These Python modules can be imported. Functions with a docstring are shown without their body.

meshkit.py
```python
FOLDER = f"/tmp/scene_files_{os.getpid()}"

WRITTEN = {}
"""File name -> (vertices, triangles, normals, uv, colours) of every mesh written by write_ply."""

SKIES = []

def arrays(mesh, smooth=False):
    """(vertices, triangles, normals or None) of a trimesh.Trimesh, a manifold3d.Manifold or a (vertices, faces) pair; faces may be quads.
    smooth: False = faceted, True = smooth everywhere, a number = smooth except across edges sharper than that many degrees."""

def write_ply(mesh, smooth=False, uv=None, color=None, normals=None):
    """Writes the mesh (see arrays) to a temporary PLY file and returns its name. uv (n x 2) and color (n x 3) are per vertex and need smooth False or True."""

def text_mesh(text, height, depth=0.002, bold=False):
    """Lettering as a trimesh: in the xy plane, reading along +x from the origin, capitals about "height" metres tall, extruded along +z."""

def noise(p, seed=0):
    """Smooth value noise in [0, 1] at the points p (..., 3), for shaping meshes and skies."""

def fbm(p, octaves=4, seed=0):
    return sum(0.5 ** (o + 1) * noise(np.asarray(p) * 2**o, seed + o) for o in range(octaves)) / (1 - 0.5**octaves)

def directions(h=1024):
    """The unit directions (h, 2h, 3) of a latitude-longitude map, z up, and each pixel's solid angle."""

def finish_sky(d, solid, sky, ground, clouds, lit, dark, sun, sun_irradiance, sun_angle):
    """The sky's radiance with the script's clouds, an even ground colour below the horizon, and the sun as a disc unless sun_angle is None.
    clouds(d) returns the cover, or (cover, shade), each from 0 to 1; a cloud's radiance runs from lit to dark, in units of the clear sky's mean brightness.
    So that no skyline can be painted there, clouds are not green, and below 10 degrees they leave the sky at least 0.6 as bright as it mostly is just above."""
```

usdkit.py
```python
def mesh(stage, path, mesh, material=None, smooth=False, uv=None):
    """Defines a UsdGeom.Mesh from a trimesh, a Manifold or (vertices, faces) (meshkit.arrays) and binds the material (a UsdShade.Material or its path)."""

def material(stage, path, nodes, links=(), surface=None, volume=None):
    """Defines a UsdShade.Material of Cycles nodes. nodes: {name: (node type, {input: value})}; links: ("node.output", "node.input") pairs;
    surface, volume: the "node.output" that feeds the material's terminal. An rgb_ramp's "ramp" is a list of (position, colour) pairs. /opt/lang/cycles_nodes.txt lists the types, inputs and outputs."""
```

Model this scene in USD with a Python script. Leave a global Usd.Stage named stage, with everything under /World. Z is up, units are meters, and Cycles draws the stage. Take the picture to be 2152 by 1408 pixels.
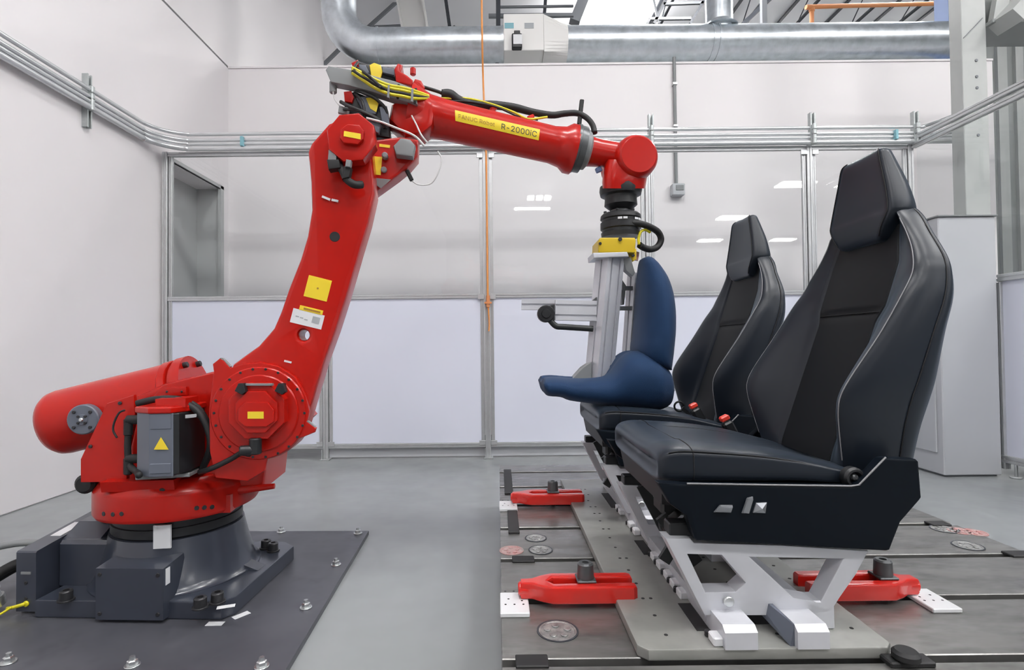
import math, random
import numpy as np, trimesh, manifold3d, mapbox_earcut
import usdkit, meshkit
from pxr import Usd, UsdGeom, UsdLux, Sdf, Gf, UsdShade

random.seed(7); np.random.seed(7)
stage = Usd.Stage.CreateInMemory()
UsdGeom.SetStageUpAxis(stage, UsdGeom.Tokens.z)
UsdGeom.SetStageMetersPerUnit(stage, 1.0)
UsdGeom.Xform.Define(stage, '/World'); UsdGeom.Scope.Define(stage, '/World/Looks')
V3 = lambda *a: np.array(a, float)

# ------------------------------------------------------------------ camera, exposure, light
F, PX, PY, ROLL, CAMZ = 1130.0, 1047.0, 704.0, math.radians(0.6), 0.945
_dy = V3((1047 - PX) / F, -(725 - PY) / F, -1); _dy /= np.linalg.norm(_dy)
_dx = V3(math.cos(ROLL), math.sin(ROLL), 0); _dx -= _dx.dot(_dy) * _dy; _dx /= np.linalg.norm(_dx)
_dz = np.cross(_dx, _dy)
CR = np.stack([_dx, _dy, _dz], 1)            # rows: camera right, up, back in the world's axes
EYE = V3(0, 0, CAMZ)
cam = UsdGeom.Camera.Define(stage, '/World/Camera')
m4 = np.eye(4); m4[:3, :3] = CR; m4[3, :3] = EYE
cam.AddTransformOp().Set(Gf.Matrix4d(m4.tolist()))
cam.CreateHorizontalApertureAttr(36.0); cam.CreateVerticalApertureAttr(36.0 * 1408 / 2152)
cam.CreateHorizontalApertureOffsetAttr(36.0 * (1076 - PX) / 2152)
cam.CreateFocalLengthAttr(36.0 * F / 2152); cam.CreateClippingRangeAttr(Gf.Vec2f(0.05, 200))
cam.CreateExposureAttr(0.2)
LAMP_POWER = 40.0                            # radiance of every ceiling lamp's diffuser

def ray(px, py):
    d = V3((px - PX) / F, -(py - PY) / F, -1) @ CR
    return d / d[1]
def onY(px, py, Y): return EYE + ray(px, py) * Y
def onZ(px, py, z):
    d = ray(px, py); return EYE + d * ((z - CAMZ) / d[2])
def onX(px, py, X):
    d = ray(px, py); return EYE + d * (X / d[0])
def onP(px, py, p, n):
    d = ray(px, py); return EYE + d * (np.dot(p - EYE, n) / np.dot(d, n))

# ------------------------------------------------------------------ materials
def mat(name, color, rough=0.5, metal=0.0, noise=None, coat=0.0, bump=None, spec=0.5, color2=None, sheen=0.0, rnoise=None, coatr=0.05, stretch=None, sheen_tint=(1, 1, 1)):
    n = {'p': ('principled_bsdf', {'base_color': color, 'roughness': rough, 'metallic': metal, 'coat_weight': coat, 'coat_roughness': coatr, 'specular_ior_level': spec, 'sheen_weight': sheen, 'sheen_tint': sheen_tint})}
    l = []
    if noise or bump or rnoise:
        n['tc'] = ('texture_coordinate', {})
        src = 'tc.object'
        if stretch:
            n['mp'] = ('mapping', {'scale': stretch}); l.append(('tc.object', 'mp.vector')); src = 'mp.vector'
    if noise:
        n['n'] = ('noise_texture', {'scale': noise, 'detail': 5, 'roughness': 0.6}); l.append((src, 'n.vector'))
        n['r'] = ('rgb_ramp', {'ramp': [(0.3, color), (0.7, color2 or tuple(c * 0.8 for c in color))]})
        l += [('n.fac', 'r.fac'), ('r.color', 'p.base_color')]
    if rnoise:
        n['n3'] = ('noise_texture', {'scale': rnoise[0], 'detail': 4}); l.append((src, 'n3.vector'))
        n['m3'] = ('map_range', {'from_min': 0.3, 'from_max': 0.7, 'to_min': rnoise[1], 'to_max': rnoise[2]})
        l += [('n3.fac', 'm3.value'), ('m3.result', 'p.roughness')]
    if bump:
        n['n2'] = ('noise_texture', {'scale': bump[0], 'detail': 3}); l.append((src, 'n2.vector'))
        n['b'] = ('bump', {'strength': bump[1], 'distance': bump[2]})
        l += [('n2.fac', 'b.height'), ('b.normal', 'p.normal')]
    return usdkit.material(stage, '/World/Looks/' + name, n, l, surface='p.BSDF')

M = {}
M['wall'] = mat('wall_paint', (0.83, 0.80, 0.81), 0.45, noise=0.6, color2=(0.815, 0.785, 0.795), bump=(60, 0.05, 0.002))
M['upper'] = mat('upper_wall_paint', (0.42, 0.42, 0.425), 0.7, noise=0.5, color2=(0.38, 0.38, 0.385))
M['deck'] = mat('roof_deck_paint', (0.72, 0.725, 0.75), 0.6, noise=0.8, color2=(0.68, 0.685, 0.71))
M['greywall'] = mat('grey_green_paint', (0.27, 0.285, 0.28), 0.6, noise=2.0, color2=(0.235, 0.25, 0.245), stretch=(1, 1, 0.15))
M['floor'] = mat('polished_concrete', (0.295, 0.312, 0.315), 0.3, noise=0.9, color2=(0.27, 0.287, 0.292), rnoise=(2, 0.22, 0.34), bump=(40, 0.03, 0.002))
M['doorgrey'] = mat('door_paint', (0.46, 0.475, 0.475), 0.5)
M['trim'] = mat('grey_reveal_strip', (0.22, 0.22, 0.225), 0.5)
M['panel'] = mat('white_sheet_panel', (0.70, 0.725, 0.83), 0.35, noise=0.7, color2=(0.675, 0.70, 0.805))
M['alu'] = mat('anodised_aluminium', (0.62, 0.63, 0.64), 0.38, 0.75, noise=18, color2=(0.57, 0.58, 0.59))
M['pipe'] = mat('galvanised_conduit', (0.66, 0.675, 0.69), 0.33, 0.7)
M['strut'] = mat('galvanised_strut', (0.52, 0.55, 0.55), 0.45, 0.6, noise=25, color2=(0.42, 0.45, 0.45))
M['duct'] = mat('galvanised_duct_sheet', (0.68, 0.72, 0.755), 0.32, 0.9, noise=5, color2=(0.62, 0.665, 0.705), rnoise=(6, 0.27, 0.38))
M['blacksteel'] = mat('dark_steel_paint', (0.035, 0.04, 0.05), 0.5)
M['greysteel'] = mat('grey_steel_paint', (0.16, 0.17, 0.185), 0.5)
M['bluesteel'] = mat('blue_steel_paint', (0.13, 0.19, 0.36), 0.45)
M['column'] = mat('column_paint', (0.44, 0.455, 0.445), 0.5, noise=4, color2=(0.40, 0.415, 0.405))
M['cabinet'] = mat('cabinet_powder_coat', (0.47, 0.485, 0.51), 0.4)
M['red'] = mat('red_robot_paint', (0.47, 0.008, 0.003), 0.27, noise=7, color2=(0.43, 0.007, 0.003), coat=0.15, spec=0.32, bump=(14, 0.06, 0.006), coatr=0.08)
M['redclamp'] = mat('red_clamp_paint', (0.62, 0.016, 0.010), 0.25, coat=0.6)
M['basegrey'] = mat('dark_grey_casting_paint', (0.040, 0.047, 0.066), 0.27, noise=8, color2=(0.035, 0.041, 0.058), bump=(30, 0.03, 0.002), coat=0.3, coatr=0.15)
M['plate'] = mat('dark_plate_steel', (0.115, 0.118, 0.135), 0.38, 0.35, noise=3, color2=(0.085, 0.088, 0.105), rnoise=(4, 0.28, 0.5))
M['black'] = mat('black_plastic', (0.012, 0.013, 0.015), 0.42)
M['rubber'] = mat('black_rubber', (0.012, 0.012, 0.013), 0.6)
M['motorgrey'] = mat('motor_grey_casting', (0.12, 0.135, 0.17), 0.4)
M['greycast'] = mat('grey_box_casting', (0.22, 0.23, 0.235), 0.45)
M['silver'] = mat('milled_aluminium', (0.64, 0.65, 0.69), 0.42, 0.25, noise=12, color2=(0.59, 0.60, 0.64))
M['bolt'] = mat('zinc_bolt', (0.66, 0.68, 0.68), 0.25, 0.9)
M['darkbolt'] = mat('black_oxide_bolt', (0.03, 0.03, 0.033), 0.4, 0.3)
M['gunmetal'] = mat('gunmetal_nut', (0.10, 0.105, 0.11), 0.35, 0.4)
M['yellow'] = mat('yellow_label', (0.83, 0.62, 0.03), 0.4)
M['yellowpaint'] = mat('yellow_adapter_paint', (0.62, 0.43, 0.015), 0.35)
M['yellowcable'] = mat('yellow_cable_sheath', (0.68, 0.60, 0.02), 0.4)
M['white'] = mat('white_label', (0.72, 0.73, 0.75), 0.4)
M['print'] = mat('label_print', (0.05, 0.05, 0.05), 0.5)
M['greyprint'] = mat('grey_label_print', (0.38, 0.40, 0.42), 0.5)
M['brownprint'] = mat('brown_label_print', (0.36, 0.19, 0.03), 0.5)
M['whitebox'] = mat('white_box_enamel', (0.80, 0.79, 0.77), 0.4)
M['orange'] = mat('orange_hose', (0.72, 0.27, 0.06), 0.4)
M['copper'] = mat('orange_sprinkler_pipe', (0.62, 0.24, 0.09), 0.4)
M['table'] = mat('ground_cast_iron', (0.25, 0.247, 0.24), 0.28, 0.6, noise=4, color2=(0.17, 0.168, 0.16), rnoise=(6, 0.2, 0.42), stretch=(1, 3, 1))
M['riser'] = mat('grey_stained_plate', (0.34, 0.34, 0.32), 0.4, 0.25, noise=5, color2=(0.25, 0.255, 0.235), rnoise=(7, 0.3, 0.5))
M['stain'] = mat('worn_cover_metal', (0.46, 0.46, 0.45), 0.35, 0.5, noise=45, color2=(0.16, 0.16, 0.16))
M['pinkmark'] = mat('red_paint_mark', (0.45, 0.17, 0.16), 0.45, noise=50, color2=(0.42, 0.36, 0.35))
M['leather'] = mat('black_leather', (0.0075, 0.0108, 0.0175), 0.36, bump=(900, 0.02, 0.0006), noise=3, color2=(0.0065, 0.0095, 0.0155), spec=0.36, sheen=0.11, sheen_tint=(0.55, 0.75, 1.0))
M['fabric'] = mat('black_perforated_fabric', (0.005, 0.0065, 0.0085), 0.6, bump=(1200, 0.08, 0.0006), spec=0.3)
M['shield'] = mat('black_seat_plastic', (0.0025, 0.005, 0.009), 0.45, spec=0.15)
M['shell'] = mat('black_seat_shell', (0.012, 0.013, 0.015), 0.5)
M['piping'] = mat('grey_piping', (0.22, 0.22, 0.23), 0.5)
M['seam'] = mat('black_seam', (0.004, 0.004, 0.005), 0.7)
M['switch'] = mat('grey_switch_plastic', (0.24, 0.25, 0.27), 0.3, 0.5)
M['buckle'] = mat('red_buckle_button', (0.75, 0.05, 0.03), 0.35)
M['bluecloth'] = mat('navy_blue_fabric', (0.007, 0.034, 0.095), 0.75, noise=9, color2=(0.006, 0.028, 0.080), bump=(500, 0.3, 0.002), sheen=0.08, spec=0.25)
M['translucent'] = mat('clear_air_line', (0.70, 0.70, 0.70), 0.3)
M['dark'] = mat('dark_mechanism', (0.03, 0.033, 0.034), 0.45, 0.3)
M['hallwall'] = mat('hall_wall_paint', (0.24, 0.245, 0.255), 0.6)
M['lampwhite'] = mat('lamp_housing_enamel', (0.75, 0.75, 0.75), 0.5)
M['cyanlabel'] = mat('teal_label', (0.20, 0.42, 0.48), 0.5)
M['lamp'] = usdkit.material(stage, '/World/Looks/lamp_diffuser', {'e': ('emission', {'color': (1.0, 0.985, 0.97), 'strength': LAMP_POWER})}, [], surface='e.emission')
M['glass'] = usdkit.material(stage, '/World/Looks/clear_sheet', {
    't': ('transparent_bsdf', {'color': (0.975, 0.985, 0.985)}), 'g': ('glossy_bsdf', {'color': (1, 1, 1), 'roughness': 0.02}),
    'f': ('fresnel', {'IOR': 1.5}), 'geo': ('geometry', {}), 'inv': ('math', {'math_type': 'subtract', 'value1': 1.0}), 'k': ('math', {'math_type': 'multiply'}), 'm': ('mix_closure', {})}, [('f.fac', 'k.value1'), ('geo.backfacing', 'inv.value2'), ('inv.value', 'k.value2'), ('k.value', 'm.fac'), ('t.BSDF', 'm.closure1'), ('g.BSDF', 'm.closure2')], surface='m.closure')

# ------------------------------------------------------------------ prims
_names, ORG = set(), {}
def _numbered(parent, name):
    k, p = 0, f'{parent}/{name}'
    while p in _names:
        k += 1; p = f'{parent}/{name}_{k:03d}'
    _names.add(p); return p
def tag(path, label=None, cat=None, group=None, kind=None):
    pr = stage.GetPrimAtPath(path)
    for k, v in (('label', label), ('category', cat), ('group', group), ('kind', kind)):
        if v: pr.SetCustomDataByKey(k, v)
    return path
def thing(name, label, cat, loc=(0, 0, 0), group=None):
    p = _numbered('/World', name)
    x = UsdGeom.Xform.Define(stage, p); x.AddTranslateOp().Set(Gf.Vec3d(*map(float, loc)))
    ORG[p] = V3(*loc)
    return tag(p, label, cat, group)
def part(parent, name, mesh, material, smooth=30, label=None, kind=None):
    """One mesh (given in world coordinates) as a child of parent."""
    p = _numbered(parent, name)
    v, f = (mesh.to_mesh().vert_properties[:, :3], mesh.to_mesh().tri_verts) if hasattr(mesh, 'to_mesh') else (mesh.vertices, mesh.faces) if hasattr(mesh, 'vertices') else mesh
    o = ORG.get(parent, V3(0, 0, 0)); ORG[p] = o
    mm = trimesh.Trimesh(np.asarray(v, float) - o, np.asarray(f, int), process=False)
    usdkit.mesh(stage, p, mm, M[material], smooth=smooth)
    return tag(p, label, kind=kind)
def solo(name, mesh, material, label=None, cat=None, group=None, kind=None, smooth=30):
    p = part('/World', name, mesh, material, smooth); return tag(p, label, cat, group, kind)
def struct(name, mesh, material, smooth=False): return solo(name, mesh, material, kind='structure', smooth=smooth)

# ------------------------------------------------------------------ meshes
def cat(*ms): return trimesh.util.concatenate([m for m in ms])
def to_tri(mf):
    m = mf.to_mesh(); return trimesh.Trimesh(m.vert_properties[:, :3], m.tri_verts, process=False)
def box(x0, x1, y0, y1, z0, z1, b=0.0):
    x0, x1 = min(x0, x1), max(x0, x1); y0, y1 = min(y0, y1), max(y0, y1); z0, z1 = min(z0, z1), max(z0, z1)
    b = min(b, 0.45 * min(x1 - x0, y1 - y0, z1 - z0))
    if b <= 0:
        return trimesh.creation.box(bounds=[(x0, y0, z0), (x1, y1, z1)])
    pts = []
    for sx in (0, 1):
        for sy in (0, 1):
            for sz in (0, 1):
                for k in range(3):
                    q = [(x0, x1)[sx], (y0, y1)[sy], (z0, z1)[sz]]
                    for j, s in enumerate((sx, sy, sz)):
                        if j != k: q[j] += b if s == 0 else -b
                    pts.append(q)
    return to_tri(manifold3d.Manifold.hull_points(np.array(pts, np.float64)))
def hull(pts): return to_tri(manifold3d.Manifold.hull_points(np.array(pts, np.float64)))
def frame(axis, ref=(0, 0, 1)):
    w = np.array(axis, float); w /= np.linalg.norm(w)
    r = np.array(ref, float)
    if abs(r.dot(w)) > 0.95: r = V3(1, 0, 0) if abs(w[0]) < 0.9 else V3(0, 1, 0)
    u = np.cross(r, w); u /= np.linalg.norm(u)
    return u, np.cross(w, u), w
def obox(c, axis, l, w, h, b=0.0, ref=(0, 0, 1)):
    """Box centred at c: length l along axis, width w sideways, height h along about ref."""
    u, v, a = frame(axis, ref)
    m = box(-w / 2, w / 2, -h / 2, h / 2, -l / 2, l / 2, b)
    return trimesh.Trimesh(m.vertices @ np.stack([u, v, a]) + np.array(c, float), m.faces, process=False)
def bar(p, q, w, h, b=0.0, ref=(0, 0, 1)):
    p, q = np.array(p, float), np.array(q, float); return obox((p + q) / 2, q - p, np.linalg.norm(q - p), w, h, b, ref)
def tri_cap(pts2, holes=()):
    loops = [np.asarray(pts2, float)] + [np.asarray(h, float) for h in holes]
    vv = np.vstack(loops); ends = np.cumsum([len(x) for x in loops]).astype(np.uint32)
    f = mapbox_earcut.triangulate_float64(np.ascontiguousarray(vv), ends).reshape(-1, 3).astype(int)
    e1, e2 = vv[f[:, 1]] - vv[f[:, 0]], vv[f[:, 2]] - vv[f[:, 0]]
    flip = e1[:, 0] * e2[:, 1] - e1[:, 1] * e2[:, 0] < 0
    f[flip] = f[flip][:, ::-1]
    return f
def area2(p):
    p = np.asarray(p, float); q = np.roll(p, -1, 0); return (p[:, 0] * q[:, 1] - p[:, 1] * q[:, 0]).sum() / 2
def slab(outer, t, b=0.004, holes=(), flare=0.0):
    """Extrusion of a 2-D outline along +w (0..t) with rounded rims of radius b; holes stay open."""
    loops = []
    for k, lp in enumerate([outer, *holes]):
        lp = np.asarray(lp, float)
        if (area2(lp) > 0) != (k == 0): lp = lp[::-1]
        loops.append(lp)
    b = min(b, t * 0.45)
    prof = [(b, 0), (b * .3, b * .3), (0, b), (0, t - b), (b * .3, t - b * .3), (b, t)] if b > 0 else [(0, 0), (0, t)]
    V, Fc, start, n_ring = [], [], [], len(prof)
    off = 0
    total = sum(len(l) for l in loops)
    for r, (ins, w) in enumerate(prof):
        for lp in loops:
            e = np.roll(lp, -1, 0) - lp; e /= np.maximum(np.linalg.norm(e, axis=1, keepdims=True), 1e-12)
            nrm = np.stack([-e[:, 1], e[:, 0]], 1); prv = np.roll(nrm, 1, 0)
            d = (nrm + prv) / np.maximum(1 + (nrm * prv).sum(1, keepdims=True), 0.35)
            V.append(np.column_stack([lp + d * ins, np.full(len(lp), w)]))
    V = np.vstack(V)
    for r in range(n_ring - 1):
        s = 0
        for lp in loops:
            n = len(lp); i = np.arange(n); j = (i + 1) % n
            a, bb, c, d = r * total + s + i, r * total + s + j, (r + 1) * total + s + j, (r + 1) * total + s + i
            Fc += [np.stack([a, bb, c], 1), np.stack([a, c, d], 1)]; s += n
    def ring(r):
        o, s = [], r * total
        for lp in loops: o.append(V[s:s + len(lp), :2]); s += len(lp)
        return o
    lo, hi = ring(0), ring(n_ring - 1)
    Fc += [tri_cap(lo[0], lo[1:])[:, ::-1], tri_cap(hi[0], hi[1:]) + (n_ring - 1) * total]
    return trimesh.Trimesh(V, np.vstack(Fc), process=False)
def put(m, o, U, Vv, W):
    return trimesh.Trimesh(np.asarray(m.vertices) @ np.stack([U, Vv, W]).astype(float) + np.array(o, float), m.faces, process=False)
def spl(pts, n=6, closed=False):
    """Catmull-Rom through the points."""
    p = np.asarray(pts, float)
    q = np.vstack([p[-1:], p, p[:2]]) if closed else np.vstack([2 * p[0] - p[1], p, 2 * p[-1] - p[-2]])
    out = []
    for i in range(1, len(q) - 2):
        for k in range(n):
            t = k / n; a, b, c, d = q[i - 1:i + 3]
            out.append(0.5 * (2 * b + (c - a) * t + (2 * a - 5 * b + 4 * c - d) * t * t + (3 * b - a - 3 * c + d) * t ** 3))
    if not closed: out.append(p[-1])
    return np.array(out)
def loft(rings, cap=True, closed=True):
    """Rings (k, n, 3) joined by quads; caps are fans about the ring's middle."""
    R = np.asarray(rings, float); k, n, _ = R.shape
    V = R.reshape(-1, 3); Fc = []
    i = np.arange(n if closed else n - 1); j = (i + 1) % n
    for r in range(k - 1):
        a, b, c, d = r * n + i, r * n + j, (r + 1) * n + j, (r + 1) * n + i
        Fc += [np.stack([a, b, c], 1), np.stack([a, c, d], 1)]
    if cap:
        V = np.vstack([V, R[0].mean(0), R[-1].mean(0)])
        Fc += [np.stack([j, i, np.full(len(i), k * n)], 1), np.stack([(k - 1) * n + i, (k - 1) * n + j, np.full(len(i), k * n + 1)], 1)]
    return trimesh.Trimesh(V, np.vstack(Fc), process=False)
def tube(pts, r, n=10, smooth=6, cap=True):
    P = spl(pts, smooth) if smooth and len(pts) > 2 else np.asarray(pts, float)
    r = np.interp(np.linspace(0, 1, len(P)), np.linspace(0, 1, len(np.atleast_1d(r))), np.atleast_1d(r)) if np.ndim(r) else np.full(len(P), r)
    T = np.gradient(P, axis=0); T /= np.maximum(np.linalg.norm(T, axis=1, keepdims=True), 1e-12)
    u, v, _ = frame(T[0]); rings = []
    for p, t, rr in zip(P, T, r):
        u = u - u.dot(t) * t; u /= np.linalg.norm(u); v = np.cross(t, u)
        a = np.arange(n) * 2 * math.pi / n
        rings.append(p + rr * (np.cos(a)[:, None] * u + np.sin(a)[:, None] * v))
    return loft(rings, cap)
def lathe(o, axis, prof, n=32, ref=(0, 0, 1)):
    """prof: (height along axis, radius) pairs."""
    u, v, w = frame(axis, ref); a = np.arange(n) * 2 * math.pi / n
    c = np.cos(a)[:, None] * u + np.sin(a)[:, None] * v
    return loft([np.array(o, float) + w * h + c * max(r, 1e-5) for h, r in prof])
def disc(o, axis, r, h, b=0.0, n=24):
    b = min(b, h * .45)
    return lathe(o, axis, [(0, r - b), (b, r), (h - b, r), (h, r - b)] if b else [(0, r), (h, r)], n)
def hexbolt(o, axis, r, h, washer=True, n=6):
    m = lathe(o, axis, [(0, r), (h * .8, r), (h, r * .8)], n)
    return cat(lathe(o, axis, [(0, r * 1.5), (h * .2, r * 1.5), (h * .2, r)], 20), m) if washer else m
def label_on(o, U, Vv, w, h, t=0.0015):
    U, Vv = np.array(U, float) / np.linalg.norm(U), np.array(Vv, float) / np.linalg.norm(Vv)
    return put(box(-w / 2, w / 2, -h / 2, h / 2, 0, t), o, U, Vv, np.cross(U, Vv))
def text_on(s, o, U, Vv, h, t=0.0006, bold=False):
    """Flat lettering centred at o."""
    U, Vv = np.array(U, float) / np.linalg.norm(U), np.array(Vv, float) / np.linalg.norm(Vv)
    m = meshkit.text_mesh(s, h, t, bold); b = m.bounds
    m.apply_translation([-(b[0][0] + b[1][0]) / 2, -(b[0][1] + b[1][1]) / 2, 0])
    return put(m, o, U, Vv, np.cross(U, Vv))
def circle(c, r, n=24): a = np.arange(n) * 2 * math.pi / n; return np.stack([c[0] + r * np.cos(a), c[1] + r * np.sin(a)], 1)
XU, ZU, YN = V3(1, 0, 0), V3(0, 0, 1), V3(0, -1, 0)

# ================================================================== THE ROOM
LX, FY, BY, RX = -2.845, 4.53, 5.68, 3.52          # left wall, fence, back wall, right fence
TOPZ = CAMZ + 2.975                               # top of the white walls
H0, H1 = -21.0, 15.0                             # ends of the hall
HR, ROOF = 17.0, CAMZ + 6.0
struct('floor', box(LX - 3, HR + .2, H0, H1, -0.2, 0), 'floor')
# left wall with the doorway cut in beyond the fence
dy0, dy1, dzt = 4.70, 5.528, CAMZ + 1.64
wl = [box(LX - .3, LX, H0, dy0, 0, TOPZ), box(LX - .3, LX, dy1, BY + .1, 0, TOPZ), box(LX - .3, LX, dy0, dy1, dzt, TOPZ)]
struct('wall_left', cat(*wl), 'wall')
struct('wall_left_upper', box(LX - .3, LX - .012, H0, H1, TOPZ + .035, ROOF), 'wall')
struct('trim_1', box(LX - .3, LX - .02, H0, BY, TOPZ, TOPZ + .035), 'trim')
struct('door_1', box(LX - .30, LX - .25, dy0, dy1, 0, dzt), 'doorgrey')
struct('trim_2', cat(box(LX - .249, LX - .006, dy1 - .006, dy1 + .02, 0, dzt), box(LX - .02, LX + .012, dy1 - .03, dy1 + .03, 0, dzt + .03), box(LX - .02, LX + .012, dy0 - .03, dy0, 0, dzt + .03), box(LX - .02, LX + .012, dy0 - .03, dy1 + .03, dzt, dzt + .03)), 'doorgrey')
struct('baseboard_left', box(LX, LX + .008, H0, dy0 - .03, 0, .006), 'trim')
struct('wall_back', box(LX, 5.3, BY, BY + .12, 0, TOPZ), 'wall')
struct('trim_3', box(LX, 5.3, BY - .012, BY + .13, TOPZ, TOPZ + .02), 'wall')
struct('wall_far', box(LX - .3, HR, H1, H1 + .2, 0, ROOF), 'upper')
struct('wall_front', box(LX - .3, HR, H0 - .2, H0, 0, ROOF), 'hallwall')
struct('wall_right', box(HR, HR + .2, H0, H1, 0, ROOF), 'hallwall')
struct('ceiling', box(LX - .3, HR, H0, H1, ROOF, ROOF + .1), 'deck')

# lamps in the roof: one prototype, copies reference it
def lamp_at(x, y, label, group, scale=None):
    global LAMP0
    z = ROOF - .42
    if LAMP0 is None:
        p = thing('ceiling_lamp', label, 'lamp', (x, y, z), group)
        part(p, 'housing', cat(box(x - .48, x + .48, y - .22, y + .22, z + .02, z + .10, .01), box(x - .5, x - .47, y - .01, y + .01, z + .1, z + .43), box(x + .47, x + .5, y - .01, y + .01, z + .1, z + .43)), 'lampwhite')
        part(p, 'diffuser', box(x - .60, x + .60, y - .30, y + .30, z - .03, z + .02), 'lamp', False)
        LAMP0 = p
    else:
        p = _numbered('/World', 'ceiling_lamp')
        x_ = UsdGeom.Xform.Define(stage, p); x_.AddTranslateOp().Set(Gf.Vec3d(x, y, z))
        if scale: x_.AddScaleOp().Set(Gf.Vec3f(*scale))
        x_.GetPrim().GetReferences().AddInternalReference(LAMP0); x_.GetPrim().SetInstanceable(True)
        tag(p, label, 'lamp', group)
LAMP0 = None
lamp_at(2.02, 9.15, 'bright rectangular ceiling lamp seen above the silver duct', None)
for lx, ly in [(x, y) for y in (-3.0, 0.6, 7.4, 11.8) for x in (-0.2, 2.9, 6.0, 9.1) if not (x < 0 and y > 5)]:
    lamp_at(lx, ly, 'rectangular ceiling lamp hanging over the robot cell', 'ceiling lamps over the cell')
for lx, ly in ((10.6, -9.9), (12.4, -9.9), (10.5, -14.9), (11.6, -20.2), (15.6, -20.2)):
    lamp_at(lx, ly, 'rectangular ceiling lamp in the hall behind the camera', 'ceiling lamps behind the camera')

for lx in (1.3, 1.62, 1.94): lamp_at(lx, -11.3, 'small square ceiling lamp in the hall behind the camera', 'small ceiling lamps behind the camera', (.2, .8, 1))
lamp_at(1.45, -12.9, 'narrow ceiling lamp in the hall behind the camera', None, (1.2, .35, 1))

# far roof structure: open-web joists running away from the camera, hangers and bracing
def joist(x, y0, y1, zt, depth, matn, label, step=.62):
    p = thing('roof_joist', label, 'joist', (x, y0, zt), 'open-web joists under the far roof')
    part(p, 'top_chord', box(x - .025, x + .025, y0, y1, zt - .03, zt), matn, False)
    part(p, 'bottom_chord', box(x - .022, x + .022, y0, y1, zt - depth - .03, zt - depth), matn, False)
    k, y, ws = 0, y0 + .1, []
    while y + step < y1:
        a, b = (zt - .03, zt - depth - .02) if k % 2 == 0 else (zt - depth - .02, zt - .03)
        ws.append(tube([(x, y, a), (x, y + step, b)], .010, 6, 0)); y += step; k += 1
    part(p, 'web_bracing', cat(*ws), matn, False)
for k, (jx, lab) in enumerate(((2.9, 'right of the bright ceiling lamp'), (4.3, 'right of the rising duct branch'), (5.3, 'behind the elbow of the orange sprinkler pipe'), (6.2, 'under the left half of the orange sprinkler pipe'), (7.1, 'under the right half of the orange sprinkler pipe'), (7.9, 'beside the blue post'))):
    joist(jx, 8.6, H1, ROOF - .02, .5 if k % 2 else .38, 'blacksteel', 'black open-web roof joist ' + lab)
# blue-grey and black bracing seen between the ducts
def seg(name, label, pts, w, matn, cat_='brace', group=None):
    p = solo(name, cat(*[bar(a, b, w, w) for a, b in zip(pts[:-1], pts[1:])]), matn, label, cat_, group, smooth=False)
Yb = 8.9
seg('roof_brace', 'dark vertical hanger bar at the left end of the roof gap', [onY(604, -40, Yb), onY(604, 76, Yb)], .035, 'greysteel')
seg('roof_brace', 'grey vertical bar left of the rising duct', [onY(664, -40, Yb), onY(664, 150, Yb)], .05, 'greysteel')
seg('roof_brace', 'grey diagonal brace left of the rising duct', [onY(606, 62, Yb), onY(668, 0, Yb), onY(690, -22, Yb)], .04, 'greysteel')
seg('roof_brace', 'short grey diagonal brace below the duct elbow', [onY(674, 142, Yb), onY(720, 97, Yb)], .05, 'greysteel')
seg('roof_brace', 'grey diagonal brace inside the duct elbow', [onY(762, 68, Yb + .4), onY(838, 0, Yb + .4), onY(860, -20, Yb + .4)], .05, 'greysteel')
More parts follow.
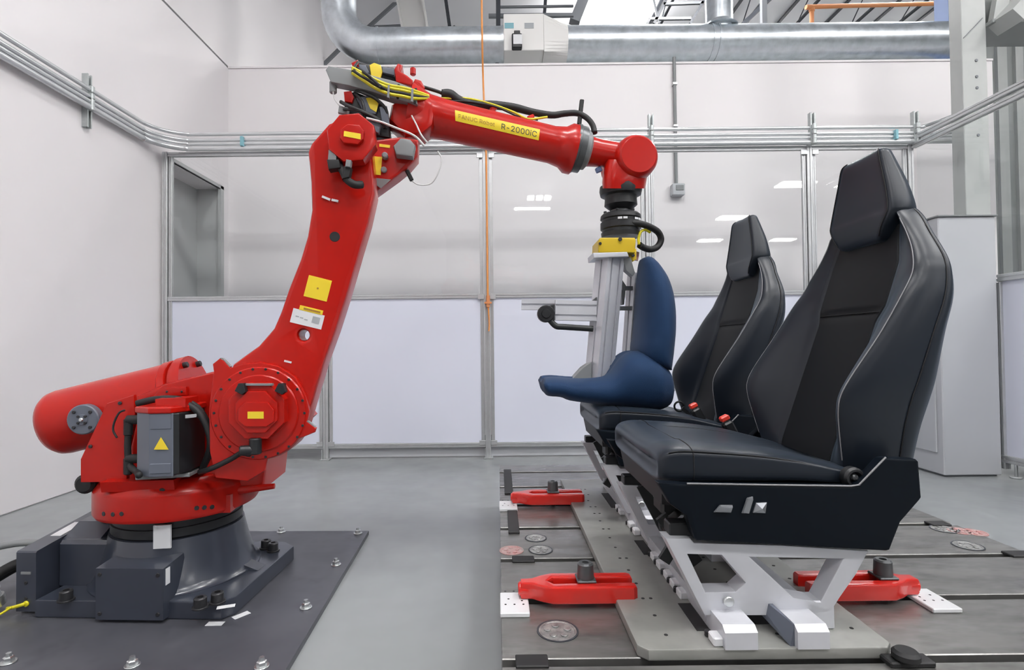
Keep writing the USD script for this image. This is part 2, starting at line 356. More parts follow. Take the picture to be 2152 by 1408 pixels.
seg('roof_beam', 'grey horizontal beam beyond the duct elbow', [onY(735, 8, Yb + .5), onY(900, 3, Yb + .5)], .10, 'greysteel', 'beam')
seg('roof_beam', 'lower grey beam inside the duct elbow', [onY(738, 62, Yb + .5), onY(850, 57, Yb + .5)], .07, 'greysteel', 'beam')
seg('roof_hook', 'black hanging strap with a hook end above the left duct', [onY(934, -20, Yb), onY(946, 64, Yb), onY(957, 58, Yb)], .055, 'blacksteel', 'hook')
seg('roof_brace', 'black vertical post left of the white damper box', [onY(1047, -20, 7.2), onY(1047, 95, 7.2)], .06, 'blacksteel')
seg('roof_beam', 'thin upper black rail above the white damper box', [onY(1050, 15, 8.4), onY(1205, 13, 8.4)], .03, 'greysteel', 'beam')
seg('roof_beam', 'thin lower black rail above the white damper box', [onY(1027, 34, 8.0), onY(1205, 32, 8.0)], .05, 'greysteel', 'beam')
seg('roof_brace', 'dark vertical bar behind the thin rails over the damper box', [onY(1148, -20, 8.6), onY(1143, 42, 8.6)], .05, 'blacksteel')
seg('roof_brace', 'wide blue-grey slanting brace left of the bright ceiling lamp', [onY(1236, -25, 8.2), onY(1207, 48, 8.2)], .16, 'greysteel')
seg('roof_brace', 'blue-grey hanger bar right of the vertical duct', [onY(1604, -20, 7.6), onY(1605, 60, 7.6)], .07, 'greysteel')
seg('roof_beam', 'upper dark bar of the frame right of the bright ceiling lamp', [onY(1394, 9, 8.4), onY(1478, 6, 8.4)], .04, 'greysteel', 'beam')
seg('roof_beam', 'lower dark bar of the frame right of the bright ceiling lamp', [onY(1366, 40, 8.4), onY(1452, 39, 8.4)], .04, 'greysteel', 'beam')
seg('roof_brace', 'dark slanting bar at the right of the frame beside the rising duct', [onY(1482, -4, 8.4), onY(1450, 50, 8.4)], .04, 'blacksteel')
seg('roof_brace', 'dark slanting bar at the left of the frame beside the bright ceiling lamp', [onY(1402, -4, 8.4), onY(1374, 50, 8.4)], .04, 'blacksteel')
seg('roof_brace', 'thin dark bar crossing the frame beside the bright ceiling lamp', [onY(1372, -6, 8.4), onY(1384, 50, 8.4)], .03, 'blacksteel')
seg('roof_brace', 'dark slanting bar just right of the rising duct', [onY(1622, -6, 8.2), onY(1560, 52, 8.2)], .06, 'blacksteel')
# white slanting channel
q = [onY(x, y, 8.6) for x, y in ((832, -20), (886, -20), (902, 80), (850, 80))]
p = thing('white_roof_channel', 'white sheet-metal channel slanting down above the left duct', 'channel', q[0])
part(p, 'web', hull([a + V3(0, d, 0) for a in q for d in (0, .03)]), 'whitebox', False)
for a, b in ((q[0], q[3]), (q[1], q[2])):
    part(p, 'flange', bar(a + V3(0, -.06, 0), b + V3(0, -.06, 0), .03, .14, 0, (0, 1, 0)), 'whitebox', False)
# orange sprinkler pipe
p = thing('sprinkler_pipe', 'orange sprinkler pipe with an elbow under the roof at upper right', 'pipe', onY(1707, 60, 7.2))
part(p, 'pipe_run', tube([onY(1706, 70, 7.0), onY(1706, 26, 7.0), onY(1707, 17, 7.0), onY(1716, 14, 7.0), onY(1990, 7, 7.3)], .028, 10, 4), 'copper')
part(p, 'elbow_fitting', lathe(onY(1706, 24, 7.0), (0, 0, 1), [(0, .036), (.05, .036)], 12), 'copper')

# ------------------------------------------------------------------ silver ducts
DY, DZ, DR = 6.0, onY(1500, 91, 6.0)[2], .194
zc = lambda x: DZ
XB0, XB1 = onY(1058, 90, DY)[0], onY(1140, 90, DY)[0]
p = thing('round_duct', 'silver round air duct with an elbow left of the white damper box', 'duct', (XB0, DY, DZ))
xl = onY(712, 20, DY)[0]
el = [(XB0, DY, DZ)] + [(x, DY, DZ) for x in np.linspace(XB0 - .15, xl + .42, 6)] + [(xl + .42 - .42 * math.sin(t), DY, DZ + .42 - .42 * math.cos(t)) for t in np.linspace(.2, math.pi / 2, 8)] + [(xl, DY, DZ + .55), (xl, DY, DZ + 1.6), (xl, DY, ROOF - .02)]
part(p, 'duct_run', tube(el, DR, 40, 0, False), 'duct', 40)
for xx in (xl + .44, XB0 - .02):
    part(p, 'seam_band', lathe((xx, DY, DZ), (1, 0, 0), [(0, DR), (0, DR + .006), (.02, DR + .006), (.02, DR)], 40), 'duct')
p = thing('damper_box', 'white square damper box with actuator between the duct halves', 'box', (XB0, DY, DZ))
s = .205
part(p, 'casing', box(XB0, XB1, DY - s, DY + s, DZ - .17, DZ + s + .03, .006), 'whitebox')
an = np.arange(40) * 2 * math.pi / 40 + math.pi / 4
sq = np.stack([np.clip(1.45 * np.cos(an), -1, 1), np.clip(1.45 * np.sin(an), -1, 1)], 1)
XC = onY(1190, 90, DY)[0]
part(p, 'transition', loft([np.column_stack([np.full(40, XB1), DY + sq[:, 0] * s, DZ + .02 + sq[:, 1] * (s)]), np.column_stack([np.full(40, XC), DY + DR * np.cos(an), DZ + DR * np.sin(an)])]), 'whitebox', 20)
a0 = onY(1086, 90, DY - s)
part(p, 'actuator', cat(box(a0[0] - .055, a0[0] + .055, DY - s - .07, DY - s, a0[2] - .09, a0[2] + .07, .01), box(a0[0] - .03, a0[0] + .035, DY - s - .05, DY - s, a0[2] + .06, a0[2] + .11, .005)), 'black')
part(p, 'actuator_cover', box(a0[0] - .04, a0[0] + .055, DY - s - .076, DY - s - .069, a0[2] - .055, a0[2] + .05), 'white')
for (lx, mm) in ((1070, 'cyanlabel'), (1112, 'greyprint')):
    q0 = onY(lx, 54, DY - s); part(p, 'rating_label', box(q0[0] - .05, q0[0] + .05, DY - s - .003, DY - s, q0[2] - .03, q0[2] + .03), mm, False)
p = thing('round_duct', 'long silver round air duct with a rising branch at upper right', 'duct', (XC, DY, DZ))
XE = onY(1996, 90, DY)[0]; XT = onY(1511, 20, DY)[0]
part(p, 'duct_run', tube([(x, DY, DZ) for x in np.linspace(XC, XE, 14)], DR, 40, 0, False), 'duct', 40)
part(p, 'rising_branch', tube([(XT, DY, DZ), (XT, DY, DZ + .9), (XT, DY, ROOF - .02)], .145, 36, 0, False), 'duct', 40)
part(p, 'saddle', lathe((XT, DY, DZ + DR - .03), (0, 0, 1), [(0, .20), (.05, .15), (.06, .147)], 36), 'duct')
for xx in [onY(a, 90, DY)[0] for a in (1487, 1500)]:
    part(p, 'seam_band', lathe((xx, DY, DZ), (1, 0, 0), [(0, DR), (0, DR + .007), (.02, DR + .007), (.02, DR)], 40), 'duct')
# strap hangers resting the ducts on the wall's head
for k, (xx, lab) in enumerate(((-1.05, 'small black duct bracket on the wall head left of the damper box'), (0.02, 'small black duct bracket on the wall head at the damper box'))):
    solo('duct_bracket', box(xx - .02, xx + .02, BY + .02, BY + .1, TOPZ + .02, TOPZ + .05, .004), 'blacksteel', lab, 'bracket')
# blue column, grey column, girder on the right
c0, c1 = onY(1994, 60, 6.15), onY(2021, 60, 6.15)
solo('blue_post', box(c0[0], c1[0], 6.15, 6.35, 0, ROOF), 'bluesteel', 'blue painted steel post beside the right end of the silver duct', 'post')
GY = 4.25
g0, g1 = onY(2027, 300, GY)[0], onY(2079, 300, GY)[0]
p = thing('steel_column', 'grey painted steel column beyond the corner of the right fence', 'column', (g0, GY, 0))
part(p, 'shaft', box(g0, g1, GY, GY + .12, 0, ROOF, .004), 'column')
zj = onY(2050, 62, GY)[2]
part(p, 'splice_seam', bar((g0 + .01, GY - .001, zj - .07), (g1 - .03, GY - .001, zj + .09), .004, .012, 0, (0, 1, 0)), 'greysteel', False)
for zz in (.25, .38, .47, .85): part(p, 'bolt', disc((g0 + .11, GY + .002, zj - zz), (0, -1, 0), .012, .008, .002, 10), 'greysteel')
struct('wall_right_partition', box(onY(1999, 300, 6.4)[0] + .12, 9.0, 6.42, 6.5, 0, ROOF), 'greywall')
zb = onY(2110, 48, GY)[2]
p = thing('roof_girder', 'dark green-grey girder with a slanting stay at the upper right corner', 'beam', (g1, GY, zb))
part(p, 'bottom_flange', box(g1, 7.5, GY - .06, GY + .3, zb - .03, zb, .003), 'greywall')
part(p, 'girder_web', box(g1, 7.5, GY + .1, GY + .12, zb, zb + .35), 'greywall')
part(p, 'stiffener', bar((onY(2095, 45, GY)), onY(2108, -30, GY), .10, .05, 0, (0, 1, 0)), 'column', False)
part(p, 'stay', bar(onY(2112, 48, GY - .1), onY(2180, -25, GY - .1), .12, .22, 0, (0, 1, 0)), 'column', False)
for k, (x0_, x1_) in enumerate(((2098, 2118), (2136, 2152))):
    a_, b_ = onY(x0_, 300, 6.4)[0], onY(x1_, 300, 6.4)[0]
    struct(f'trim_{4 + k}', box(a_, b_, 6.38, 6.42, 0, ROOF), 'column')
# white conduit with junction box on the back wall
q = onY(1417, 120, BY - .03)
p = thing('wall_conduit', 'thin white vertical conduit ending in a small box on the back wall', 'conduit', (q[0], BY, 0))
ze = onY(1418, 390, BY - .03)[2]
part(p, 'conduit', tube([(q[0], BY - .025, q[2]), (q[0], BY - .025, ze)], .017, 10, 0), 'greycast')
bx = onY(1424, 398, BY - .05)
part(p, 'junction_box', box(bx[0] - .065, bx[0] + .065, BY - .09, BY, bx[2] - .07, bx[2] + .055, .008), 'cabinet')
part(p, 'box_lid', box(bx[0] - .03, bx[0] + .05, BY - .096, BY - .089, bx[2] - .02, bx[2] + .035, .002), 'greycast')
for zz in (.3, .75): part(p, 'pipe_clip', box(q[0] - .025, q[0] + .025, BY - .05, BY, q[2] - zz, q[2] - zz + .025, .003), 'bolt')

# ================================================================== THE FENCE
zT, zM, zB = onY(1000, 319, FY)[2], onY(1000, 622, FY)[2], onY(850, 936, FY)[2]
def profile(p, q, w=.045, ref=(0, 0, 1)):
    """aluminium slot profile: a bar with a groove along each side"""
    p, q = np.array(p, float), np.array(q, float); L = np.linalg.norm(q - p); h = w / 2; g = w * .1; d = w * .14; c = w * .06
    o = [(-h + c, -h), (-g, -h), (-g, -h + d), (g, -h + d), (g, -h), (h - c, -h), (h, -h + c), (h, -g), (h - d, -g), (h - d, g), (h, g), (h, h - c), (h - c, h), (g, h), (g, h - d), (-g, h - d), (-g, h), (-h + c, h), (-h, h - c), (-h, g), (-h + d, g), (-h + d, -g), (-h, -g), (-h, -h + c)]
    u, v, a = frame(q - p, ref)
    return put(slab(o, L, 0), p, u, v, a)
posts = [LX + .045] + [onY(px, 500, FY)[0] for px in (684, 1022, 1362, 1702, 1915)]
p = thing('safety_fence', 'aluminium-framed safety fence with clear upper and white lower sheets along the back', 'fence', (0, FY, 0))
for x in posts:
    part(p, 'post', profile((x, FY, 0.012), (x, FY, zT + .02)), 'alu', False)
    part(p, 'post_foot', cat(box(x - .04, x + .04, FY - .06, FY + .06, 0, .012, .002), box(x - .028, x - .022, FY - .045, FY + .03, .01, .09)), 'bolt', False)
for x0, x1 in zip(posts[:-1], posts[1:]):
    for z, n in ((zT, 'top_rail'), (zM, 'middle_rail'), (zB, 'bottom_rail')):
        part(p, n, profile((x0 + .024, FY, z), (x1 - .024, FY, z), .036), 'alu', False)
    for xs in (x0 + .042, x1 - .042):
        part(p, 'panel_stile', profile((xs, FY + .004, zB + .018), (xs, FY + .004, zT - .018), .028), 'alu', False)
    part(p, 'clear_panel', box(x0 + .05, x1 - .05, FY - .003, FY + .003, zM + .02, zT - .02), 'glass', False)
    part(p, 'white_panel', box(x0 + .05, x1 - .05, FY - .003, FY + .003, zB + .02, zM - .02), 'panel', False)
for x in posts[1:5]:
    for z in (zM, zB + .03, zT - .03): [part(p, 'corner_bracket', box(x + a_, x + a_ + .053, FY - .028, FY - .020, z - .03, z + .01, .002), 'alu') for a_ in (-.075, .022)]
part(p, 'kick_sheet', box(posts[1], posts[4], FY + .02, FY + .025, 0.012, zB - .02), 'cabinet', False)
# right fence run
p = thing('safety_fence', 'aluminium-framed safety fence along the right side with a low white panel', 'fence', (RX, FY, 0))
ye = 1.2
for dz in (0.02, .085):
    part(p, 'top_rail', profile((RX, FY - .03, zT + dz - .02), (RX, ye, zT + dz - .02), .042), 'alu', False)
yc0, yc1 = 3.76, ye
zr = CAMZ + .431
part(p, 'middle_rail', profile((RX, yc0, zr), (RX, yc1, zr), .05), 'alu', False)
part(p, 'bottom_rail', profile((RX, yc0, .12), (RX, yc1, .12), .05), 'alu', False)
part(p, 'white_panel', box(RX - .003, RX + .003, yc1, yc0 - .02, .14, zr - .02), 'panel', False)
part(p, 'clear_panel', box(RX - .003, RX + .003, yc1, FY - .06, zr + .03, zT - .03), 'glass', False)
part(p, 'post', profile((RX, yc0, .05), (RX, yc0, zr - .03)), 'alu', False); part(p, 'post', profile((RX, yc1, .01), (RX, yc1, zT - .04)), 'alu', False)
part(p, 'levelling_foot', cat(disc((RX, yc0 - .08, 0), (0, 0, 1), .035, .012, .003), disc((RX, yc0 - .08, .01), (0, 0, 1), .009, .10)), 'bolt')
struct('baseboard_right', box(RX + .18, RX + .23, ye, 3.8, 0, .2), 'blacksteel')
# cabinet
cp = onZ(1985, 1003, 0)
p = thing('control_cabinet', 'tall light grey control cabinet behind the near seat', 'cabinet', (cp[0], cp[1], 0))
cw, cdp, ch = onZ(2104, 1001, 0)[0] - cp[0], .62, onY(1975, 456, cp[1])[2]
part(p, 'body', box(cp[0], cp[0] + cw, cp[1], cp[1] + cdp, .012, ch, .006), 'cabinet')
part(p, 'door', box(cp[0] - .012, cp[0], cp[1] + .05, cp[1] + cdp - .02, .16, ch - .06, .003), 'cabinet')
part(p, 'top_cap', box(cp[0] - .012, cp[0] + cw + .01, cp[1] - .012, cp[1] + cdp, ch, ch + .012, .003), 'greycast')
part(p, 'plinth', box(cp[0] + .02, cp[0] + cw - .02, cp[1] + .02, cp[1] + cdp - .02, 0, .014), 'greysteel')

# conduits around the room
pz = [CAMZ + d for d in (1.793, 1.743, 1.711, 1.671)]
nm = ['topmost conduit round the cell above the fence, bending up at the right column', 'second conduit from the top running round the cell above the fence', 'third conduit from the top running round the cell above the fence', 'lowest thick conduit running round the cell just above the fence rail']
for k, z in enumerate(pz):
    r = (.015, .014, .014, .021)[k]; d = .045; R = .28
    xl_, yb_ = LX + d, FY - .05
    pts = [(xl_, y, z) for y in np.linspace(.6, yb_ - R, 8)] + [(xl_ + R - R * math.cos(t), yb_ - R + R * math.sin(t), z) for t in np.linspace(.15, math.pi / 2 - .15, 8)]
    xe = (3.72, 4.05, 4.05, 4.05)[k]
    pts += [(x, yb_, z) for x in np.linspace(xl_ + R, xe - .2, 8)]
    if k == 0: pts += [(3.58, yb_, z + .004), (3.74, yb_ + .05, z + .06), (4.02, yb_ + .12, z + .17)]
    else: pts += [(xe, yb_, z)]
    solo('conduit_pipe', tube(pts, r, 12, 3), 'pipe', nm[k] , 'conduit', smooth=True)
def strut(name, label, o, U, N, z0, z1):
    """slotted channel standing off the surface: o foot point, U sideways, N outwards"""
    p = thing(name, label, 'bracket', (o[0], o[1], z0))
    U, N = np.array(U, float), np.array(N, float); w, d, t = .041, .041, .004
    oo = V3(o[0], o[1], z0)
    prof = [(-w / 2, 0), (w / 2, 0), (w / 2, d), (w / 2 - .01, d), (w / 2 - .01, d - t), (w / 2 - t, d - t), (w / 2 - t, t), (-w / 2 + t, t), (-w / 2 + t, d - t), (-w / 2 + .01, d - t), (-w / 2 + .01, d), (-w / 2, d)]
    part(p, 'channel', put(slab(prof, z1 - z0, 0), oo, U, N, np.cross(U, N)) if np.cross(U, N)[2] > 0 else put(slab(prof, z1 - z0, 0), oo, -U, N, np.cross(-U, N)), 'strut', False)
    for z in pz:
        part(p, 'pipe_clamp', obox(V3(o[0], o[1], z) + N * (.045), N, .05, .03, .05, .006), 'strut')
strut('strut_bracket', 'galvanised strut channel holding the conduits on the left wall', (LX, 3.685, 0), (0, 1, 0), (1, 0, 0), CAMZ + 1.53, CAMZ + 1.90)
for px, lab in ((1364, 'strut channel holding the conduits behind the robot wrist'), (1699, 'strut channel holding the conduits between the two seat headrests'), (1913, 'strut channel holding the conduits at the right fence corner')):
    strut('strut_bracket', 'galvanised ' + lab, (onY(px, 290, FY)[0], FY - .03, 0), (1, 0, 0), (0, -1, 0), zT + .02, CAMZ + 1.92)
for px, py, k in ((505, 300, 1), (1889, 283, 2)):
    q = onY(px, py, FY - .1); solo('cable_tie', cat(box(q[0] - .012, q[0] + .012, FY - .085, FY - .02, pz[3] + .01, pz[1] + .02, .003)), 'cyanlabel', 'teal cable tie round the conduits ' + ('left of the robot' if k == 1 else 'near the right fence corner'), 'cable tie')
# orange air line hanging down the middle fence post
xo = posts[2]
q0 = onY(1012, -30, FY - .25)
p = thing('air_hose', 'thin orange air hose hanging from the roof down the middle fence post', 'hose', (xo, FY - .04, CAMZ + .2))
part(p, 'hose', tube([(q0[0], FY - .30, ROOF - .02), (q0[0] + .0, FY - .25, q0[2]), (xo - .012, FY - .07, zT + .6), (xo + .006, FY - .045, zT), (xo + .008, FY - .036, zM + .05), (xo + .012, FY - .036, zM - .12)], .008, 10, 6), 'orange')
part(p, 'valve', cat(disc((xo + .01, FY - .04, zM - .10), (0, 0, 1), .016, .10, .003), box(xo - .02, xo + .04, FY - .06, FY - .03, zM - .07, zM - .055)), 'copper')
part(p, 'drop_tail', tube([(xo + .012, FY - .036, zM - .1), (xo + .018, FY - .036, zM - .24), (xo + .014, FY - .036, zM - .3)], .006, 8, 3), 'orange')

# ================================================================== SLOTTED TABLE
TZ = CAMZ - .68; RZ = TZ + .025
TX0, TX1 = 0.0, 1.68
slots = [.880, 1.163, 1.437, 1.711, 2.003, 2.290, 2.581, 2.878]
p = thing('slotted_table', 'low ground-iron test table with black T-slots under the seats', 'table', (.84, 2.0, 0))
edges = [.62] + slots + [3.05]; g = .014
for k, (a, b) in enumerate(zip(edges[:-1], edges[1:])):
    part(p, 'top_slab', box(TX0, TX1, a + (g if k else 0), b - (g if k < len(edges) - 2 else 0), TZ - .05, TZ, .002), 'table')
part(p, 'bed', box(TX0 + .01, TX1 - .01, .63, 3.04, 0, TZ - .049), 'blacksteel', False)
def plug(x0, x1, y0, y1, h=.006): part(p, 'slot_plug', box(x0, x1, y0, y1, TZ - .002, TZ + h, .002), 'rubber')
for (x0, x1, k) in ((.037, .107, 3), (.03, .10, 1), (1.60, 1.68, 3), (1.585, 1.655, 4)): plug(x0, x1, slots[k] - .022, slots[k] + .022)
plug(.022, .062, 2.455, 2.92, .008); plug(.030, .070, 1.945, 2.2, .008)
for (px, py, r, m_) in ((1172, 1326, .045, 'stain'), (1136, 1156, .036, 'stain'), (1126, 1131, .034, 'stain'), (1075, 1157, .036, 'pinkmark'), (1985, 1112, .04, 'stain'), (2018, 1116, .034, 'pinkmark'), (2048, 1119, .034, 'pinkmark'), (2034, 1147, .04, 'stain')):
    q = onZ(px, py, TZ)
    part(p, 'round_cover', cat(lathe(q + V3(0, 0, -.001), (0, 0, 1), [(0, r), (.0025, r), (.0025, r * .9), (.0015, r * .88), (.0015, .0001)], 28), *[disc(q + V3(r * .55 * math.cos(a), r * .5 * math.sin(a), 0), (0, 0, 1), r * .2, .003, .001, 10) for a in (0.3, 1.7, 2.9, 4.2, 5.3)]), m_)
    part(p, 'cover_rim', lathe(q + V3(0, 0, -.001), (0, 0, 1), [(0, r), (.0028, r + .001), (.0028, r + .0045), (0, r + .0045)], 32), 'blacksteel' if m_ == 'stain' else m_)
q = onZ(1902, 1392, TZ)
p2 = thing('tee_nut', 'black T-nut with a round head lying in the nearest table slot at right', 'nut', q)
part(p2, 'block', box(q[0] - .045, q[0] + .05, q[1] - .022, q[1] + .015, TZ - .001, TZ + .012, .003), 'rubber')
part(p2, 'head', disc(q + V3(-.005, -.01, .01), (0, 0, 1), .026, .022, .006), 'rubber')

# riser plate under the seat frame
p = thing('riser_plate', 'grey stained thick plate clamped on the slotted table under the seat frame', 'plate', (.585, 1.8, TZ))
RX0, RX1, RY0, RY1 = .295, .846, 1.162, 2.62
part(p, 'slab', put(slab(spl([(RX0 + .02, RY0), (RX1 - .02, RY0), (RX1, RY0 + .02), (RX1, RY1), (RX0, RY1), (RX0, RY0 + .02)], 1, True), RZ - TZ, .004), (0, 0, TZ), XU, V3(0, 1, 0), ZU), 'riser')
hl = []
for y in np.arange(1.22, 2.5, .087):
    for x in (.365, .385) if int(y * 100) % 2 else (.37,):
        hl.append((x, y))
    hl.append((.80, y + .02)); hl.append((.62, y))
part(p, 'bolt_hole', cat(*[disc((x, y, RZ - .004), (0, 0, 1), .0045, .0046, 0, 10) for x, y in hl]), 'rubber', False, kind='stuff')
for (y0, y1) in ((1.235, 1.365), (1.68, 1.80), (2.16, 2.37)):
    part(p, 'slot_pocket', box(.445, .476, y0, y1, RZ - .004, RZ + .001, .0), 'rubber', False)
part(p, 'slot_pocket', box(.55, .63, 1.262, 1.345, RZ - .004, RZ + .001), 'rubber', False)

def clamp(k, mirror, label, nx=.225):
    """fork clamp: two prongs joined at a rounded nose, nut and washer over the slot, heel on a white block"""
    Y = slots[k]; s = -1 if mirror else 1; o = V3(1.149 if mirror else 0, 0, 0)
    X = lambda x: o[0] + s * x
    pt = thing('fork_clamp', label, 'clamp', (X(.2), Y, TZ + .02), 'red fork clamps on the slotted table')
    w, z0 = .048, TZ + .012
    out = [(.052, -.016), (.082, -.018), (.105, -.034), (.135, -w), (.342, -w), (.352, -w + .008), (.352, -.016), (.335, -.014), (.14, -.017), (.125, 0), (.14, .017), (.335, .014), (.352, .016), (.352, w - .008), (.342, w), (.135, w), (.105, .034), (.082, .018), (.052, .016)]
    out = [(X(x), Y + y) for x, y in out]
    m = slab(out, .044, .007)
    part(pt, 'fork', put(m, (0, 0, z0), XU, V3(0, 1, 0), ZU), 'redclamp', 35)
    part(pt, 'nose_pin', disc((X(.046), Y, z0 + .022), (s, 0, 0), .018, .03, .004), 'redclamp')
    part(pt, 'washer', box(X(nx - .025), X(nx + .025), Y - .026, Y + .026, z0 + .044, z0 + .050, .002), 'gunmetal')
    part(pt, 'nut', lathe((X(nx), Y, z0 + .050), ZU, [(0, .022), (.004, .0225), (.036, .021), (.040, .017), (.040, .009), (.026, .0085), (.026, .0001)], 20), 'gunmetal')
    part(pt, 'stud', disc((X(nx), Y, TZ - .03), ZU, .009, .10), 'darkbolt')
    p3 = thing('support_block', ('white drilled block under the nose of the ' + label.replace('red fork clamp', 'clamp')), 'block', (X(.045), Y, TZ))
    part(p3, 'block', box(X(-.002), X(.072), Y - .085, Y + .028, TZ, TZ + (.011 if mirror else .012), .002), 'white')
    hs = [(.012, -.04), (.035, -.04), (.058, -.04), (.012, .035), (.035, .035), (.058, .03), (.02, -.01), (.055, -.02)]
    part(p3, 'screw_hole', cat(*[disc((X(a), Y + b, TZ + (.0105 if mirror else .0115)), ZU, .003, .0008, 0, 8) for a, b in hs]), 'rubber', False, kind='stuff')
clamp(2, False, 'red fork clamp at the front left of the table')
clamp(5, False, 'red fork clamp at the back left of the table')
clamp(2, True, 'red fork clamp at the right side of the table', .135)

# ================================================================== SEAT FRAME
Yf = 1.235
tr_out = [(1398, 1131), (1451, 1132), (1459, 1141), (1640, 1146), (1826, 1158), (1800, 1207), (1765, 1257), (1747, 1286), (1720, 1290), (1654, 1294), (1481, 1294)]
tr_h1 = [(1445, 1165), (1517, 1167), (1567, 1225), (1546, 1244), (1483, 1245)]
tr_h2 = [(1576, 1171), (1772, 1175), (1724, 1266), (1668, 1256)]
toXZ = lambda L, Y: [(onY(a, b, Y)[0], onY(a, b, Y)[2]) for a, b in L]
p = thing('seat_frame', 'milled aluminium frame of open trusses carrying both seats', 'frame', (.6, 1.9, RZ))
def xzslab(L, Y, t, b=.003, holes=()):
    """outline given as (x, z); front face at Y, thickness t away from the camera"""
    return put(slab(L, t, b, holes), (0, Y + t, 0), XU, ZU, YN)
base = toXZ(tr_out, Yf)
for Y in (1.235, 1.70, 1.975, 2.44):
    part(p, 'truss', xzslab(base, Y, .05, .003, [toXZ(tr_h1, Yf), toXZ(tr_h2, Yf)]), 'silver')
    zb_ = base[-1][1]
    for x0, x1 in ((.477, .547), (.632, .70)):
        part(p, 'foot_block', hull([(x, y, z) for x in (x0, x1) for (y, z) in ((Y - .078, RZ), (Y - .078, RZ + .036), (Y - .064, RZ + .047), (Y + .05, RZ + .047), (Y + .05, RZ))]), 'silver', 20)
    part(p, 'bolt_head', disc((.515, Y - .004, zb_ + .035), (0, -1, 0), .012, .008, .002), 'bolt')
    part(p, 'tie_block', box(.70, .76, Y, Y + .05, RZ, zb_ + .03, .003), 'silver')
for y0, y1 in ((1.29, 1.70), (2.03, 2.44)):
    part(p, 'side_rail', hull([(x + d, y, z) for (x, z) in ((.478, RZ), (.466, RZ + .05)) for d in (0, .03) for y in (y0 - .03, y1)]), 'silver')
part(p, 'side_rail', box(.48, .52, 1.73, 2.03, RZ, RZ + .04, .003), 'silver')
for y0, y1 in ((1.285, 1.70), (2.025, 2.44)):
    part(p, 'rear_rail', box(.70, .735, y0, y1, RZ, RZ + .04, .003), 'silver')
for y in (1.185, 1.40, 1.455, 1.51, 1.58, 1.64, 1.86, 1.93, 2.08, 2.13):
    part(p, 'hold_down_tab', obox((.468, y, RZ + .010), (0, 1, 0), .034, .022, .02, .003), 'white')
    part(p, 'hold_down_screw', disc((.462, y + .028, RZ), ZU, .008, .014, .002, 10), 'darkbolt')
part(p, 'diagonal_lever', hull([(.585, 1.30, RZ + .075), (.605, 1.30, RZ + .075), (.585, 1.30, RZ + .045), (.632, 1.17, RZ + .045), (.632, 1.17, RZ), (.622, 1.17, RZ), (.60, 1.30, RZ + .03)]), 'motorgrey', False)

